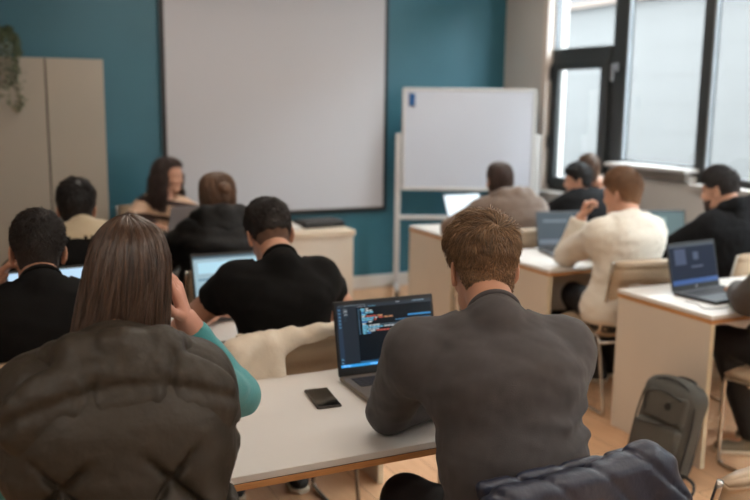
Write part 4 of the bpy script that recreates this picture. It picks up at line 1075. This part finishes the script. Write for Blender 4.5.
# --- right block
def hoody(s, J): pass
r_, I = P_('person with dark brown hair in taupe hooded jacket, front row right block', (3.44, 4.94), -4, [dict(mat=M_taupe, name='hooded_jacket', off=.04, wrinkle=.006)], M_h4, near=2, fem=True,
    neck=(3.40, 4.93, 1.055), head=(3.352, 5.01, 1.165), hrot=(-6, 8, 0), elL=(3.08, 5.16, .82), elR=(3.76, 5.16, .82), wrL=(3.24, 5.4, .79), wrR=(3.55, 5.4, .79), bulk=1.2, shw=.21)
hood(r_, I, M_taupe, wd=.22, dp=.08, ht=.11, roll=.048, h=.010, lift=.0)
M_h7 = mat('hair_dark_brown', (62, 44, 36), .5, island=.3)
long_hair(r_, M_h7, [(.124, 0, -.012, .01, .01), (.117, 0, -.012, .045, .05), (.095, 0, -.014, .072, .082), (.05, 0, -.018, .084, .100), (.0, 0, -.024, .084, .100), (-.06, 0, -.036, .078, .085), (-.10, 0, -.05, .07, .06)],
          1800, .002, seed=14, gap=(.75, 2.4, .06), M=(np.eye(3), I['H']))

r_, I = P_('person with dark hair in black coat beside the window, turned to the neighbour', (4.05, 4.92), 8, [dict(mat=M_bhood, name='coat', off=.04, wrinkle=.006)], M_h4, near=2, fem=True,
    neck=(4.045, 4.93, 1.06), head=(4.02, 4.99, 1.145), hsc=.9, hrot=(52, 8, 0), elL=(3.72, 5.12, .82), elR=(4.30, 5.16, .82), wrL=(3.92, 5.38, .79), wrR=(4.18, 5.4, .79), bulk=1.15)
hair_cap(I['R'], I['H'], .008, M_h4, r_, th=.008, nape=-.10, strands=2000, length=.022, width=.002, messy=.2, top=.012, sc=.92)
r_, I = P_('person with light brown gathered hair in black jacket, mostly behind the dark coated one', (4.42, 5.08), -6, [dict(mat=M_blackp, name='jacket', off=.04, wrinkle=.006)], M_h6, near=2, fem=True,
    neck=(4.375, 5.10, 1.075), head=(4.27, 5.18, 1.19), hsc=.9, hrot=(-10, 6, 0), elL=(4.15, 5.3, .82), elR=(4.58, 5.28, .82), wrL=(4.28, 5.46, .79), wrR=(4.48, 5.46, .79), bulk=1.0, shw=.15)
hair_cap(I['R'], I['H'], .008, M_h6, r_, th=.008, nape=-.10, strands=2000, length=.022, width=.002, messy=.2, top=.012, sc=.92)

r_, I = P_('person with auburn hair in cream sweater, hand at the mouth', (3.27, 3.64), 2, [dict(mat=M_cream, name='sweater', off=.024, wrinkle=.005)], M_h5, near=1,
    neck=(3.335, 3.68, 1.085), head=(3.345, 3.76, 1.192), hrot=(20, 8, 0), elL=(3.20, 4.04, .805), wrL=(3.255, 3.99, 1.035), hL=dict(d=(.15, -.25, .9), n=(-.8, .5, .1), c=(1.0, 1.1, 1.2, 1.2)),
    elR=(3.62, 3.95, .81), wrR=(3.45, 4.18, .79), bulk=1.12, arm=1.12, shw=.2, footdir=(-.75, .65, 0), knL=(3.30, 4.08, .55), knR=(3.52, 4.10, .55), anL=(3.46, 4.02, .10), anR=(3.62, 4.06, .10), shoemat=mat('black_shoe', (24, 22, 22), .6))
hair_cap(I['R'], I['H'], .006, M_h5, r_, th=.010, nape=-.07, strands=4500, length=.022, width=.0016, messy=.25, top=.020)

r_, I = P_('person with dark hair and beard in black hooded sweater below the window sill', (4.10, 3.60), 2, [dict(mat=M_bhood, name='hooded_sweater', off=.030, wrinkle=.006)], M_h3, near=1,
    neck=(4.12, 3.63, 1.095), head=(4.075, 3.74, 1.188), hrot=(24, 10, 0), elL=(3.86, 3.90, .815), wrL=(4.04, 4.14, .79), elR=(4.40, 3.92, .815), wrR=(4.28, 4.16, .79), bulk=1.12, arm=1.1, shw=.2)
hair_cap(I['R'], I['H'], .006, M_h3, r_, th=.006, nape=-.02, strands=4000, length=.026, width=.0016, messy=.35, top=.022, side_z=.022)
hood(r_, I, M_bhood, wd=.15, dp=.065, ht=.10, roll=.042, h=.008, lift=.012)
s = SDF((-.1, -.05, -.16), (.1, .13, .02), .005); s.ell((0, .038, -.058), (.060, .062, .058), k=0); s.cone((-.02, .072, -.1), (.02, .072, -.1), .020, k=.02)
s.shape(lambda D, X, Y, Z: np.maximum(D+.001*wob(X, Y, Z, 200, 4), Z+.045-.35*np.abs(X))); s.ell((0, .11, -.066), (.022, .03, .009), k=.004, op='cut')
V, F = s.mesh(); meshobj('beard', V@I['R'].T+I['H'], F, mat('beard_stubble', (70, 50, 42), .8, .3, 300), r_, True)

r_, I = P_('person cut off by the right picture edge in dark brown jacket and black trousers', (3.44, 2.52), -4, [dict(mat=mat('dark_brown_jacket', (62, 54, 48), .7, .3, 90), name='jacket', off=.030, wrinkle=.006)], M_h3, near=1,
    neck=(3.46, 2.56, 1.10), head=(3.48, 2.66, 1.22), hrot=(-4, 10, 0), elL=(3.20, 2.72, .815), wrL=(3.40, 2.95, .79), elR=(3.74, 2.80, .815), wrR=(3.58, 3.0, .79), bulk=1.1, arm=1.1, shw=.2,
    footdir=(-.9, .43, 0), knL=(3.33, 2.96, .55), knR=(3.60, 2.96, .55), anL=(3.42, 2.82, .10), anR=(3.66, 2.90, .10), shoemat=M_shoeb)
hair_cap(I['R'], I['H'], .007, M_h3, r_, th=.012, nape=-.085, strands=1500, length=.02, width=.002, messy=.3, top=.02)
